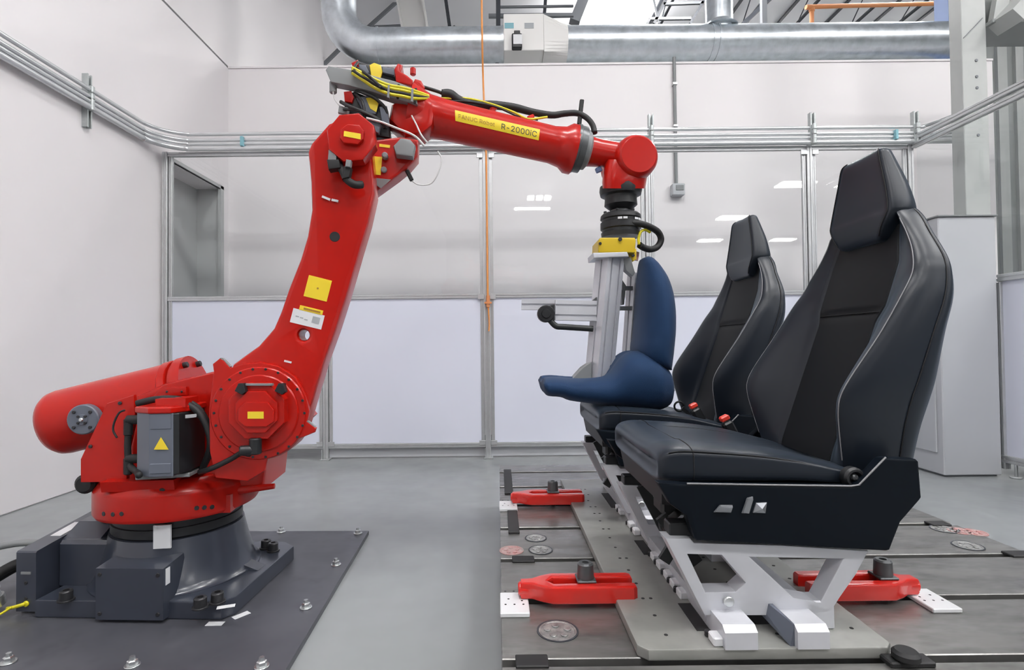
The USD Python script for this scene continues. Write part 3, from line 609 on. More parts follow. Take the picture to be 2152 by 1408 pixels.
# ================================================================== SEATS
def seat(Yc, label, near):
    p = thing('car_seat', label, 'car seat', (.75, Yc, RZ + .2))
    dY = Yc - 1.5
    y = lambda v: Yc + v                       # v: sideways from the seat's middle, negative towards the camera
    def xz(px, py, hw): q = onY(px, py, 1.5 - hw); return q[0], q[2]
    # ---- backrest
    pip = [(1772, 985, .20), (1764, 905, .22), (1762, 865, .23), (1767, 832, .236), (1790, 790, .24), (1850, 700, .24), (1895, 620, .235), (1916, 577, .225), (1920, 550, .215), (1915, 515, .19), (1902, 480, .16), (1885, 447, .130), (1874, 425, .090)]
    rear = [(1928, 985, .21), (1950, 890, .23), (1975, 800, .24), (1995, 700, .245), (2008, 635, .24), (2009, 600, .235), (2001, 562, .222), (1985, 525, .20), (1962, 490, .168), (1940, 457, .128), (1904, 425, .088)]
    P = np.array([(*xz(a, b, w), w) for a, b, w in pip]); R = np.array([(*xz(a, b, w), w) for a, b, w in rear])
    P, R = spl(P, 8), spl(R, 8)
    P, R = P[np.argsort(P[:, 1])], R[np.argsort(R[:, 1])]
    zs = np.linspace(P[0, 1], P[-1, 1], 64)
    xb, wp = np.interp(zs, P[:, 1], P[:, 0]), np.interp(zs, P[:, 1], P[:, 2])
    xr = np.interp(zs, R[:, 1], R[:, 0])
    zr_ = zs - CAMZ
    xc = np.interp(zr_, [-.34, -.28, .075, .20, .30, .36], [.836, .850, .976, 1.017, 1.040, 1.050])
    ztop = zs[-1]
    wc = np.interp(zr_, [-.3, .05, .09, .2, .34], [.115, .118, .135, .135, .10])
    rings, idx = [], {}
    for k, z in enumerate(zs):
        B, C, W, wcc, r = xb[k], xc[k], wp[k], wc[k], xr[k]
        C = min(C, r - .03); ww = W + .018 - .010 * min(1, max(0, (zr_[k] - .2) / .12))
        gro = .010 * math.exp(-((zr_[k] - .075) / .008) ** 2)
        h = []
        for s in np.linspace(0, 1, 7): h.append((wcc * s, C + gro * (1 - s ** 6) - .004 * (1 - s * s)))     # centre panel
        h.append((wcc + .004, C + .006)); h.append((wcc + .010, C - .002))
        for s in np.linspace(.12, 1, 10):
            e = s ** .85; h.append((wcc + .010 + (W - wcc - .010) * s, C - .002 + (B - C + .002) * (e * e * (3 - 2 * e))))
        n_b = len(h) - 1
        dx = r - B
        for (a, b_) in ((.05, .4), (.16, .8), (.32, 1.0), (.5, 1.02), (.66, 1.0)): h.append((W + (ww - W) * b_, B + dx * a))
        h.append((ww - .002, B + dx * .70)); h.append((ww - .004, B + dx * .705)); h.append((ww - .001, B + dx * .72))
        for (a, b_) in ((.82, .0), (.92, -.010), (.97, -.022), (1, -.045)): h.append((ww + b_, B + dx * a))
        for s in (.75, .5, .25, 0): h.append(((ww - .045) * s, r))
        h = np.array(h)
        ring = np.vstack([h, h[-2:0:-1] * [-1, 1]])
        rings.append(np.column_stack([ring[:, 1], y(-ring[:, 0]), np.full(len(ring), z)]))
        idx = dict(c=8, b=n_b, s=n_b + 6, n=len(h))
    rings = np.array(rings); N = rings.shape[1]; nh = idx['n']
    full = loft(rings)
    if True:
        def strip(i0, i1):
            return loft(rings[:, [i % N for i in range(i0, i1 + 1)]], False, False)
        part(p, 'centre_panel', strip(-7, 7), 'fabric', 40, 'matt black fabric centre panel')
        part(p, 'bolster', strip(7, idx['b']), 'leather', 50)
        part(p, 'bolster', strip(N - idx['b'], N - 7), 'leather', 50)
        part(p, 'side_panel', strip(idx['b'], idx['b'] + 6), 'leather', 50)
        part(p, 'side_panel', strip(N - idx['b'] - 6, N - idx['b']), 'leather', 50)
        rb = strip(idx['b'] + 6, N - idx['b'] - 6)
        part(p, 'back_shell', cat(rb, hull([q for q in rings[-1] - [0, 0, .03]] + [q for q in rings[-1]])), 'leather', 45)
    for sgn, i in ((-1, idx['b']), (1, N - idx['b'])):
        path = rings[2:, i] + V3(-.001, 0, 0) + V3(0, (-.0005 if sgn < 0 else .0005), 0)
        part(p, 'piping', tube(path[:-4:2], .0014 if sgn < 0 else .0008, 6, 2), 'piping', True, 'thin grey piping along the bolster edge')
    part(p, 'back_seam', tube(rings[2:, idx['b'] + 6][::3] + V3(0, -.0015, 0), .0016, 5, 2), 'seam', True)
    part(p, 'seam', tube([(np.interp(.075, zr_, xc) - .000, y(v), CAMZ + .075) for v in np.linspace(-.125, .125, 9)], .0018, 5, 2), 'seam', True)
    # ---- headrest
    def hq(px, py, hw): q = onY(px, py, 1.5 - hw); return q[0], q[2]
    lv = []   # z, front x, rear x, half width
    ztp = CAMZ + .525
    for (z, xf, xb_, w) in ((.262, 1.036, 1.090, .070), (.268, 1.014, 1.092, .085), (.290, 1.005, 1.092, .100), (.328, 1.006, 1.092, .124), (.352, 1.010, 1.090, .127), (.41, 1.014, 1.082, .112), (.46, 1.016, 1.070, .096), (.494, 1.017, 1.060, .086), (.509, 1.020, 1.055, .080), (.517, 1.028, 1.050, .069), (.520, 1.034, 1.046, .05)):
        lv.append((z, xf, xb_, w))
    L = spl(lv, 4); hr = []
    for z, xf, xb_, w in L:
        d = xb_ - xf
        half = [(0, xf + .004), (w * .45, xf + .003), (w * .8, xf + .001), (w * .93, xf), (w, xf + .004), (w * 1.02, xf + d * .25), (w * 1.02, xf + d * .55), (w * .97, xf + d * .85), (w * .8, xb_ - .002), (w * .4, xb_), (0, xb_)]
        half = np.array(half); ring = np.vstack([half, half[-2:0:-1] * [-1, 1]])
        hr.append(np.column_stack([ring[:, 1], y(-ring[:, 0]), np.full(len(ring), CAMZ + z)]))
    hr = np.array(hr); NH = hr.shape[1]
    part(p, 'headrest', loft(hr), 'leather', 55)
    for i in (3, NH - 3):
        part(p, 'headrest_seam', tube(hr[6:-3, i][::3] + V3(-.0005, 0, 0), .0018, 5, 2), 'seam', True)
    # seam where the headrest meets the shoulder
    # ---- cushion
    st = []
    def sec(X, zt, zb, hw, e, dip, dr):
        a = np.arange(56) * 2 * math.pi / 56
        c, s_ = np.cos(a), np.sin(a)
        yy = hw * np.sign(c) * np.abs(c) ** e; mid, hh = (zt + zb) / 2, (zt - zb) / 2
        zz = mid + hh * np.sign(s_) * np.abs(s_) ** e
        top = s_ > .2
        zz = zz - top * dip * np.exp(-(yy / .11) ** 4) - top * .006 * np.exp(-((np.abs(yy) - .125) / .007) ** 2)
        return np.column_stack([np.full(56, X), y(yy), CAMZ + zz])
    stations = [(.386, -.288, -.298, .19), (.377, -.279, -.310, .212), (.372, -.268, -.322, .228), (.375, -.257, -.328, .238), (.385, -.248, -.330, .245), (.400, -.242, -.331, .249), (.43, -.239, -.33, .252), (.50, -.243, -.33, .254), (.60, -.252, -.33, .254), (.70, -.268, -.33, .252), (.78, -.288, -.335, .248), (.84, -.303, -.345, .24), (.90, -.31, -.35, .22)]
    S = spl(stations, 3)
    part(p, 'cushion', loft([sec(X, zt, zb, hw, .34, .004 + .008 * min(1, max(0, (X - .44) / .1)), 0) for X, zt, zb, hw in S]), 'leather', 40)
    part(p, 'seam', tube([(X, y(-hw * .985), CAMZ + zt - .012) for X, zt, zb, hw in S[14:-4:2]], .0016, 5, 2), 'seam', True)
    ci = min(range(len(S)), key=lambda i: abs(S[i][0] - .405))
    c2 = min(range(len(S)), key=lambda i: abs(S[i][0] - .452) + (0 if i > 12 else 1))
    part(p, 'seam', tube(sec(*S[c2], .34, .006, 0)[2:36], .0016, 5, 1), 'seam', True)
    for v in (-.125, .125): part(p, 'seam', tube([(X, y(v), CAMZ + zt - .0065 - .0) for X, zt, zb, hw in S[c2:-6:2]], .0014, 5, 2), 'seam', True)
    part(p, 'front_skirt', hull([(X, y(s * w), CAMZ + z) for s in (-1, 1) for (X, z, w) in ((.383, -.322, .225), (.392, -.39, .19), (.47, -.40, .19), (.47, -.322, .225))]), 'shell')
    # ---- side shields
    sh = [(1381, 1014), (1440, 1018), (1600, 1020.5), (1790, 1023), (1803, 1021), (1812, 1013), (1856, 967), (1863, 963), (1928, 966), (1932, 970), (1938, 1046), (1934, 1052), (1894, 1098), (1871, 1157), (1864, 1159), (1700, 1150), (1466, 1137), (1460, 1133), (1443, 1085), (1408, 1060)]
    shp = toXZ(sh, 1.212)
    for s in ((-1, 1) if near else (-1,)):
        Yp = y(-.288) if s < 0 else y(.258)
        part(p, 'side_shield', xzslab(shp, Yp, .032, .006), 'shield', 35, 'matt black angular side shield')
        if s < 0:
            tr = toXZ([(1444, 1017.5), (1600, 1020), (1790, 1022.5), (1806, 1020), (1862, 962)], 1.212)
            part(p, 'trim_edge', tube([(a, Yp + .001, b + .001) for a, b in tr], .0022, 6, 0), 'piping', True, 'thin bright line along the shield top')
    part(p, 'under_pan', box(.42, .93, y(-.255), y(.255), CAMZ - .40, CAMZ - .33, .01), 'shell')
    for v in (-.225, .225):
        part(p, 'slide_rail', box(.392, .88, y(v) - .022, y(v) + .022, CAMZ - .447, CAMZ - .418, .003), 'black')
        part(p, 'rail_bracket', xzslab([(.44, CAMZ - .42), (.56, CAMZ - .42), (.60, CAMZ - .34), (.46, CAMZ - .34)], y(v) - .005, .01), 'dark')
    part(p, 'cross_tube', disc((.45, y(-.25), CAMZ - .385), (0, 1, 0), .014, .5), 'dark')
    part(p, 'height_motor', cat(disc((.47, y(.02), CAMZ - .43), (.2, 1, .1), .026, .15, .006), box(.43, .52, y(-.06), y(.02), CAMZ - .46, CAMZ - .40, .008)), 'dark')
    for a_, b_ in (((.41, y(-.12), CAMZ - .44), (.50, y(-.12), CAMZ - .56)), ((.50, y(-.105), CAMZ - .44), (.42, y(-.105), CAMZ - .56)), ((.42, y(.10), CAMZ - .42), (.50, y(.10), CAMZ - .58))): part(p, 'scissor_link', bar(a_, b_, .012, .03), 'dark')
    part(p, 'wiring', tube([(.44, y(-.16), CAMZ - .42), (.43, y(-.10), CAMZ - .47), (.46, y(-.02), CAMZ - .55), (.50, y(.08), CAMZ - .57), (.53, y(.15), CAMZ - .46)], .009, 8), 'rubber', True)
    part(p, 'wiring', tube([(.46, y(-.2), CAMZ - .42), (.47, y(-.12), CAMZ - .50), (.45, y(0), CAMZ - .52), (.48, y(.12), CAMZ - .5)], .006, 8), 'rubber', True)
    # recliner ring or belt loop
    q = V3(.81, y(-.262), CAMZ - .312) if near else None
    if near:
        part(p, 'recliner_knob', lathe(q + V3(0, .012, 0), (0, -1, 0), [(0, .024), (.016, .024), (.022, .020), (.022, .015), (.010, .013), (.010, .0001)], 28), 'black')
        part(p, 'knob_centre', disc(q + V3(0, .004, 0), (.3, -1, .2), .008, .012, .003), 'gunmetal')
        # switches
        def sw(L, d=.010, b=.004): part(p, 'seat_switch', xzslab(toXZ(L, 1.205), y(-.297), d, b), 'switch', 25, 'grey power-seat switch')
        sw([(1501, 1077), (1514, 1062), (1540, 1062), (1541, 1066), (1537, 1078)])
        sw([(1560, 1079), (1571, 1047), (1583, 1044), (1584, 1050), (1575, 1080)])
        a = toXZ([(1584, 1079), (1591, 1058), (1614, 1057), (1611, 1080)], 1.205); c = np.mean(a, 0)
        part(p, 'seat_switch', hull([(u, y(-.287), v) for u, v in a] + [(u * .97 + c[0] * .03, y(-.291), v * .97 + c[1] * .03) for u, v in a] + [(c[0], y(-.300), c[1])]), 'switch', False, 'grey power-seat switch')
    else:
        q_ = onY(1427, 854, y(-.02)); part(p, 'belt_loop', tube([q_ + V3(.019 * math.cos(t), 0, .019 * math.sin(t)) for t in np.linspace(0, 2 * math.pi, 25)], .0042, 8, 0), 'black', True)
        part(p, 'belt_loop_stem', bar(onY(1433, 858, y(-.02)), onY(1450, 872, y(-.02)), .01, .012), 'black')
    # buckle on the inner side
    bp_ = (1525, 884, 1.77) if near else (1459, 857, 2.05)
    q = onY(*bp_); ax = V3(-.45, 0, .9)
    part(p, 'buckle', obox(q - V3(-.024, 0, .048), ax, .10, .03, .034, .006), 'black')
    part(p, 'buckle_button', obox(q + V3(-.004, 0, .008), ax, .018, .024, .030, .004), 'buckle', 30, 'red press button of the buckle')
    return p
seat(1.5, 'near black car seat with grey switches on its side shield', True)
seat(2.24, 'far black car seat carrying the blue test form', False)

# ================================================================== TEST FORM (blue body form) AND ITS FIXTURE
YD = 2.22
p = thing('test_form', 'navy blue padded body form pressed onto the far seat', 'test form', onY(1290, 850, YD))
lef = [(541, 1356, 1361), (545, 1347, 1369), (552, 1345, 1375), (562, 1344, 1382), (587, 1342, 1396), (619, 1341, 1405), (657, 1339, 1409), (690, 1337, 1409), (706, 1336, 1408), (729, 1331, 1406), (748, 1334, 1404), (765, 1352, 1401), (775, 1385, 1398)]
hwv = [.03, .055, .075, .095, .125, .15, .165, .17, .172, .172, .168, .155, .12]
rg = []
for (py, xa, xb2), hw in zip(spl(lef, 3), spl(np.column_stack([hwv, hwv]), 3)[:, 0]):
    A, B = onY(xa, py, YD), onY(xb2, py, YD); a = np.arange(32) * 2 * math.pi / 32
    rg.append(np.column_stack([(A[0] + B[0]) / 2 + (B[0] - A[0]) / 2 * np.cos(a), YD + hw * np.sign(np.sin(a)) * np.abs(np.sin(a)) ** .8, np.full(32, (A[2] + B[2]) / 2)]))
part(p, 'back_pad', loft(rg), 'bluecloth', 60)
top = [(1136.5, 800), (1138, 794), (1142, 790.5), (1162, 789), (1204, 792), (1241, 791), (1266, 786), (1281, 773), (1294, 754), (1309, 741), (1328, 735), (1353, 739), (1378, 756), (1396, 778), (1403, 800), (1404.5, 815)]
bot = [(1136.5, 806), (1138, 817), (1142, 825), (1150, 830), (1174, 832), (1192, 839), (1234, 845), (1279, 852), (1328, 860), (1370, 860), (1391, 853), (1400, 838), (1404.5, 822)]
T2 = np.array([onY(a, b, YD)[[0, 2]] for a, b in spl(top, 4)]); T2 = T2[np.argsort(T2[:, 0], kind='stable')]; B2 = np.array([onY(a, b, YD)[[0, 2]] for a, b in spl(bot, 4)]); B2 = B2[np.argsort(B2[:, 0], kind='stable')]
xs = np.concatenate([np.linspace(T2[0, 0], T2[0, 0] + .03, 7), np.linspace(T2[0, 0] + .04, T2[-1, 0] - .035, 34), np.linspace(T2[-1, 0] - .025, T2[-1, 0] - .0002, 8)])
rg = []
for X in xs:
    zt, zb = np.interp(X, T2[:, 0], T2[:, 1]), np.interp(X, B2[:, 0], B2[:, 1])
    u = (X - xs[0]) / (xs[-1] - xs[0])
    hw = np.interp(u, [0, .03, .1, .4, .65, .85, .95, 1], [.145, .16, .165, .172, .188, .185, .15, .08])
    a = np.arange(48) * 2 * math.pi / 48; s_, c_ = np.sin(a), np.cos(a)
    cleft = np.interp(u, [0, .35, .55, 1], [.75, .6, .15, 0])
    yy = hw * np.sign(c_) * np.abs(c_) ** .8
    zz = (zt + zb) / 2 + (zt - zb) / 2 * np.sign(s_) * np.abs(s_) ** .8 * (1 - cleft * np.exp(-(yy / .028) ** 2))
    rg.append(np.column_stack([np.full(48, X), YD + yy, zz]))
part(p, 'seat_pad', loft(rg), 'bluecloth', 60)
q = onY(1354, 737, YD - .1); part(p, 'snap_button', disc(q, (0, -1, .6), .006, .004, .001, 12), 'bolt')

p = thing('test_fixture', 'aluminium profile fixture hanging from the yellow adapter over the blue form', 'fixture', onY(1290, 520, 2.27))
YX = 2.27; ca, sa = math.cos(math.radians(28)), math.sin(math.radians(28))
refv = V3(ca, sa, 0)
A, B = onY(1282, 541, YX), onY(1258, 800, YX)
def prof_rect(p0, p1, w, d, ng, ref):
    """slot profile w wide (along ref) and d deep with ng grooves on the broad faces"""
    hw, hd = w / 2, d / 2; o = []
    xs_ = [(-hw + (i + .5) * w / ng) for i in range(ng)]
    for x in xs_: o += [(x - .004, -hd), (x - .004, -hd + .008), (x + .004, -hd + .008), (x + .004, -hd)]
    o = [(-hw, -hd)] + o + [(hw, -hd), (hw, -.004), (hw - .008, -.004), (hw - .008, .004), (hw, .004), (hw, hd)]
    for x in reversed(xs_): o += [(x + .004, hd), (x + .004, hd - .008), (x - .004, hd - .008), (x - .004, hd)]
    o += [(-hw, hd), (-hw, .004), (-hw + .008, .004), (-hw + .008, -.004), (-hw, -.004)]
    p0, p1 = np.array(p0, float), np.array(p1, float); a = (p1 - p0) / np.linalg.norm(p1 - p0)
    u = np.array(ref, float); u = u - u.dot(a) * a; u /= np.linalg.norm(u); v = np.cross(a, u)
    return put(slab(o, np.linalg.norm(p1 - p0), 0), p0, u, v, a)
part(p, 'upright', prof_rect(A, B, .085, .085, 2, refv), 'silver', False)
q0, q1 = onY(1336, 575, 2.36), onY(1322, 775, 2.36)
part(p, 'rear_upright', prof_rect(q0, q1, .05, .05, 1, refv), 'silver', False)
for (py0, py1) in ((606, 615), (648, 655)):
    part(p, 'cross_link', bar(onY(1300, py0, 2.28), onY(1334, py0, 2.36), .02, .018), 'greycast')
part(p, 'gusset', put(slab(toXZ([(1304, 541), (1322, 543), (1331, 575), (1326, 582), (1312, 570)], 2.28), .05, .003), (0, 2.30, 0), V3(1, 0, 0), ZU, YN), 'greycast')
part(p, 'gusset', put(slab(toXZ([(1306, 585), (1316, 600), (1312, 640), (1308, 640)], 2.28), .04, .003), (0, 2.32, 0), V3(1, 0, 0), ZU, YN), 'gunmetal')
part(p, 'top_plate', xzslab(toXZ([(1247, 531), (1318, 529), (1322, 539), (1248, 542)], 2.20), 2.20, .14, .003), 'silver')
part(p, 'knee_wedge', xzslab(toXZ([(1202, 794), (1222, 772), (1240, 760), (1240, 800)], YX), YX - .04, .08, .003), 'greycast')
# horizontal arm with clamp disc
C0, C1 = onY(1166, 652, YX), onY(1252, 654, YX)
part(p, 'side_arm', prof_rect(C0, C1, .085, .045, 2, ZU), 'silver', False)
part(p, 'side_bar', prof_rect(onY(1096, 640, YX + .03), onY(1170, 641, YX + .03), .045, .03, 1, ZU), 'silver', False)
q = onY(1148, 659, YX - .04)
part(p, 'clamp_disc', lathe(q, (0, -1, 0), [(-.04, .036), (0, .036), (.004, .032), (.004, .020), (.010, .018), (.010, .0001)], 28), 'black')
part(p, 'clamp_arm', xzslab(toXZ([(1140, 645), (1164, 641), (1164, 676), (1150, 676)], YX), YX - .03, .03), 'black')
part(p, 'damper_rod', tube([onY(1155, 672, YX - .02), onY(1168, 685, YX - .02), onY(1185, 687, YX - .02), onY(1246, 691, YX - .02)], .0125, 12, 4), 'dark', True)
part(p, 'corner_gusset', xzslab(toXZ([(1238, 637), (1252, 625), (1252, 638)], YX), YX - .02, .04, .001), 'gunmetal')
part(p, 'adapter', cat(xzslab(toXZ([(1258, 504), (1262, 499), (1334, 499), (1337, 504), (1335, 531), (1257, 531)], 2.2), 2.2, .15, .006), xzslab(toXZ([(1318, 525), (1338, 522), (1338, 545), (1331, 549), (1322, 540)], 2.26), 2.26, .08, .004)), 'yellowpaint', 30, 'yellow tool adapter')
part(p, 'adapter_screw', disc(onY(1303, 503, 2.198), (0, -1, 0), .008, .006, .001, 12), 'rubber')
part(p, 'adapter_screw', disc(onY(1261, 512, 2.198), (0, -1, 0), .006, .006, .001, 12), 'rubber')
part(p, 'adapter_screw', disc(onY(1330, 537, 2.258), (0, -1, 0), .007, .006, .001, 12), 'rubber')
part(p, 'red_tag', xzslab(toXZ([(1337, 528), (1344, 530), (1341, 548), (1335, 547)], 2.3), 2.3, .01, .001), 'pinkmark')

# ================================================================== ROBOT
PT = .022
p = thing('mounting_plate', 'dark steel mounting plate bolted to the floor under the red robot', 'plate', (-1.3, 2.0, 0))
pl = [onZ(775, 1115, PT)[:2], onZ(600, 1408, PT)[:2]]
d_ = pl[1] - pl[0]; far = pl[0] + d_ * 1.35
pl = np.array([pl[0], far, far + V3(-1.50, .0)[:2], pl[0] + V3(-1.46, .03)[:2]])
part(p, 'steel_sheet', put(slab(pl, PT, .003), (0, 0, 0), XU, V3(0, 1, 0), ZU), 'plate')
for k, (px, py) in enumerate(((18, 1392), (278, 1399), (550, 1401), (643, 1277), (706, 1187), (752, 1121), (591, 1118))):
    q = onZ(px, py, PT)
    part(p, 'anchor_bolt', cat(disc(q, ZU, .021, .004, .001), lathe(q + V3(0, 0, .004), ZU, [(0, .0145), (.012, .0145), (.014, .011), (.014, .008), (.024, .0075), (.024, .0001)], 6)), 'bolt')
for px, py, a in ((452, 1311, 0), (507, 1293, .9)):
    q = onZ(px, py, PT); part(p, 'floor_sticker', label_on(q, (math.cos(a), math.sin(a), 0), (-math.sin(a), math.cos(a), 0), .055, .026, .001), 'white', False, 'white paper sticker')

J, TH = V3(-1.263, 2.135, 0), math.radians(6)
U, N = V3(math.cos(TH), math.sin(TH), 0), V3(math.sin(TH), -math.cos(TH), 0)
def rp(px, py, off): return onP(px, py, J + off * N, N)
def r2(px, py, off):
    q = rp(px, py, off) - J; return q.dot(U), q[2]
def W3(u, n, z): return J + u * U + n * N + V3(0, 0, z)
def rex(L, o0, o1, b=.004, holes=(), sm=0):
    Q = np.array([r2(a, c, o1) for a, c in L])
    if sm: Q = spl(Q, sm, True)
    return put(slab(Q, o1 - o0, b, [np.array([r2(a, c, o1) for a, c in h]) for h in holes]), J + o0 * N, U, ZU, N)
def rcirc(px, py, r, off, n=32): return circle((px, py), r, n)
def rdisc(px, py, off, rpx, h, b=.003, n=32):
    c = rp(px, py, off); r = np.linalg.norm(rp(px + rpx, py, off) - rp(px - rpx, py, off)) / 2
    return disc(c, N, r, h, b, n)
def rtube(L, r, n=10, sm=6): return tube([rp(*a) for a in L], r, n, sm)

R = thing('industrial_robot', 'large red industrial robot on a dark grey base, arm reaching over the far seat', 'robot', J + V3(0, 0, PT))
# ---- base
RB = math.radians(-2.6)
def bl(m):
    """from the base's own frame (origin under the first axis) to the world"""
    v = np.asarray(m.vertices, float); c, s_ = math.cos(RB), math.sin(RB)
    return trimesh.Trimesh(np.column_stack([J[0] + c * v[:, 0] - s_ * v[:, 1], J[1] + s_ * v[:, 0] + c * v[:, 1], v[:, 2]]), m.faces, process=False)
x0, x1, y0, y1 = -.33, .357, -.28, .28
bo = [(x0, y0), (x1 - .03, y0), (x1, y0 + .04), (x1, y1 - .05), (x1 - .06, y1), (x0 + .05, y1), (x0, y1 - .05)]
bc = part(R, 'base_casting', bl(cat(put(slab(bo, .062, .006), (0, 0, PT), XU, V3(0, 1, 0), ZU),
    lathe((0, 0, 0), ZU, [(.07, .292), (.088, .292), (.093, .282), (.11, .272), (.15, .258), (.20, .244), (.262, .230)], 56))), 'basegrey', 35, 'dark grey painted base casting')
part(bc, 'foot_web', bl(hull([(x, y, z) for x, z in ((.12, .085), (.33, .085), (.20, .13), (.12, .16)) for y in (-.03, .03)])), 'basegrey', 20)
part(bc, 'connector_body', bl(box(-.352, -.10, -.17, .22, PT + .05, .245, .012)), 'basegrey')
part(bc, 'connector_body', bl(hull([(x, y, z) for x in (-.352, -.21) for (y, z) in ((-.15, .24), (.22, .24), (.22, .30), (-.07, .285))])), 'basegrey', 20)
part(bc, 'connector_box', bl(hull([(x, y, z) for x in (-.424, -.352) for (y, z) in ((-.254, .03), (-.254, .234), (-.249, .239), (.25, .30), (.25, .03))])), 'basegrey', 20)
part(bc, 'plate_label', bl(box(-.405, -.37, -.257, -.254, .160, .168)), 'greycast', False)
for z in (.13, .075): part(bc, 'cover_screw', bl(disc((-.388, -.253, z), (0, -1, 0), .006, .004, .001, 10)), 'darkbolt')
part(bc, 'earth_lug', bl(cat(disc((-.385, -.253, .058), (0, -1, 0), .010, .008, .002, 12), tube([(-.385, -.262, .06), (-.42, -.264, .050), (-.45, -.26, .043)], .006, 8, 3))), 'yellowcable', True, 'yellow and green earth wire lug')
for (xa, xb_, ya, yb_, za, zb_) in ((-.405, -.365, -.14, -.03, .252, .2665), (-.34, -.235, -.02, .10, .2865, .2905)):
    part(bc, 'base_label', bl(hull([(x, y, z + d) for x in (xa, xb_) for y, z in ((ya, za), (yb_, zb_)) for d in (-.001, .0015)])), 'white', False, 'white label')
zt_, zl_ = onY(270, 1195, 1.825)[2], PT + .012
part(bc, 'front_cover', bl(hull([(x, y, z) for x in (-.09, .145) for (y, z) in ((-.31, zl_), (-.31, zt_), (-.20, zt_ + .012), (-.16, zl_))])), 'basegrey', 20)
for sx in (-.075, .127):
    for z in (zt_ - .02, zl_ + .02): part(bc, 'cover_screw', bl(disc((sx, -.309, z), (0, -1, 0), .007, .004, .001, 10)), 'darkbolt')
part(bc, 'cover_label', bl(box(.144, .1462, -.298, -.276, zt_ - .06, zt_ - .005)), 'white', False)
for px, py in ((139, 1262), (421, 1277), (457, 1266), (559, 1152), (574, 1158)):
    q = onZ(px, py, PT + .062)
    part(bc, 'base_bolt', cat(disc(q, ZU, .026, .006, .001), lathe(q + V3(0, 0, .006), ZU, [(0, .020), (.026, .020), (.03, .017), (.03, .010), (.018, .010), (.018, .0001)], 18)), 'darkbolt')
q = onZ(475, 1275, PT + .063); part(bc, 'base_label', label_on(q, (1, .35, 0), (-.35, 1, 0), .055, .022, .001), 'white', False)
rg_ = part(R, 'gear_ring', lathe(J, ZU, [(.262, .218), (.27, .225), (.30, .225), (.302, .219), (.335, .219), (.34, .226), (.352, .226)], 56), 'black', 40, 'black ring under the turntable')
zp_ = rp(343, 1126, .226) - J
part(rg_, 'zero_plate', put(slab([(-.029, -.042), (.029, -.042), (.029, .04), (-.029, .04)], .010, .001), J + V3(zp_[0], zp_[1], zp_[2]), U, ZU, N), 'white', False, 'white zero-mark plate')
part(rg_, 'stop_block', hull(np.vstack([disc(W3(-.245, .0, .25), ZU, .045, .10).vertices, disc(W3(-.20, 0, .25), ZU, .045, .10).vertices])), 'black')
# ---- turntable
tt = [(-.258, .05), (-.245, .13), (-.19, .21), (-.10, .258), (0, .272), (.10, .26), (.20, .20), (.265, .10), (.28, -.06), (.2, -.22), (-.15, -.25), (-.25, -.12)]
o_ = spl(tt, 5, True)
T = part(R, 'turntable', cat(put(slab(o_, .105, .018), J + V3(0, 0, .345), U, -N, ZU) if False else loft([np.array([W3(a * s, b * s, z) for a, b in o_[::1]]) for s, z in ((.90, .332), (.97, .338), (1, .352), (1, .425), (.985, .44), (.93, .46), (.86, .475), (.84, .478))][::-1])), 'red', 40, 'red turntable casting')
# body behind the swing motor and the two lobes
part(T, 'body_casting', rex([(212, 1030), (214, 1012), (262, 1003), (283, 834), (341, 807), (470, 775), (560, 800), (630, 890), (566, 948), (559, 968), (552, 1030)], -.22, .10, .02), 'red')
lobe = [(448, 781), (446, 765), (461, 753), (470, 757), (484, 773), (510, 764), (545, 760), (585, 769), (620, 791), (643, 830), (650, 865), (645, 886), (664, 900), (661, 909), (566, 948), (556, 990), (520, 1012), (452, 1005), (440, 950), (438, 860)]
part(T, 'front_web', rex([(300, 1015), (300, 860), (341, 809), (448, 783), (470, 820), (470, 1010)], .10, .15, .006), 'red')
part(T, 'lobe_plate', rex(lobe, .265, .288, .006), 'red')
part(T, 'stop_pad', rex([(462, 752), (468, 753), (485, 770), (478, 775)], .268, .285, .001), 'greycast')
part(T, 'stop_pad', rex([(641, 884), (648, 885), (663, 897), (658, 902)], .268, .285, .001), 'greycast')
part(T, 'motor_deck', hull([W3(u, n, z) for u in (-.14, .10) for n, z in ((.14, .45), (.255, .45), (.265, .487), (.14, .487))]), 'red', 20)
fr = np.array(sorted([(a, b) for a, b in o_ if b > .05])); rimn = lambda u: float(np.interp(u, fr[:, 0], fr[:, 1]))
for px, py in ((219, 1080), (238, 1081), (256, 1080), (411, 1068), (427, 1067), (443, 1066)):
    u_, z_ = r2(px, py, .22)
    for _ in range(4): u_, z_ = r2(px, py, rimn(u_))
    part(T, 'tapped_hole', disc(W3(u_, rimn(u_) - .006, z_), N + U * (rimn(u_ - .01) - rimn(u_ + .01)) / .02, .008, .0075, .001, 12), 'darkbolt')
part(T, 'stop_bar', hull(np.vstack([disc(W3(.20, .10, .40), U, .016, .05).vertices, disc(W3(.375, .10, .412), U, .010, .015).vertices])), 'red')
part(T, 'corner_block', hull([W3(u, n, z) for u in (.15, .25) for n in (.06, .16) for z in (.335, .40)]), 'red', 20)
q = rp(278, 1035, .225); part(T, 'grease_cap', disc(q - N * .012, N, .016, .02, .004), 'dark')
q = rp(341, 1031, .255); part(T, 'grease_cap', disc(q - N * .016, N, .010, .02, .003), 'dark')
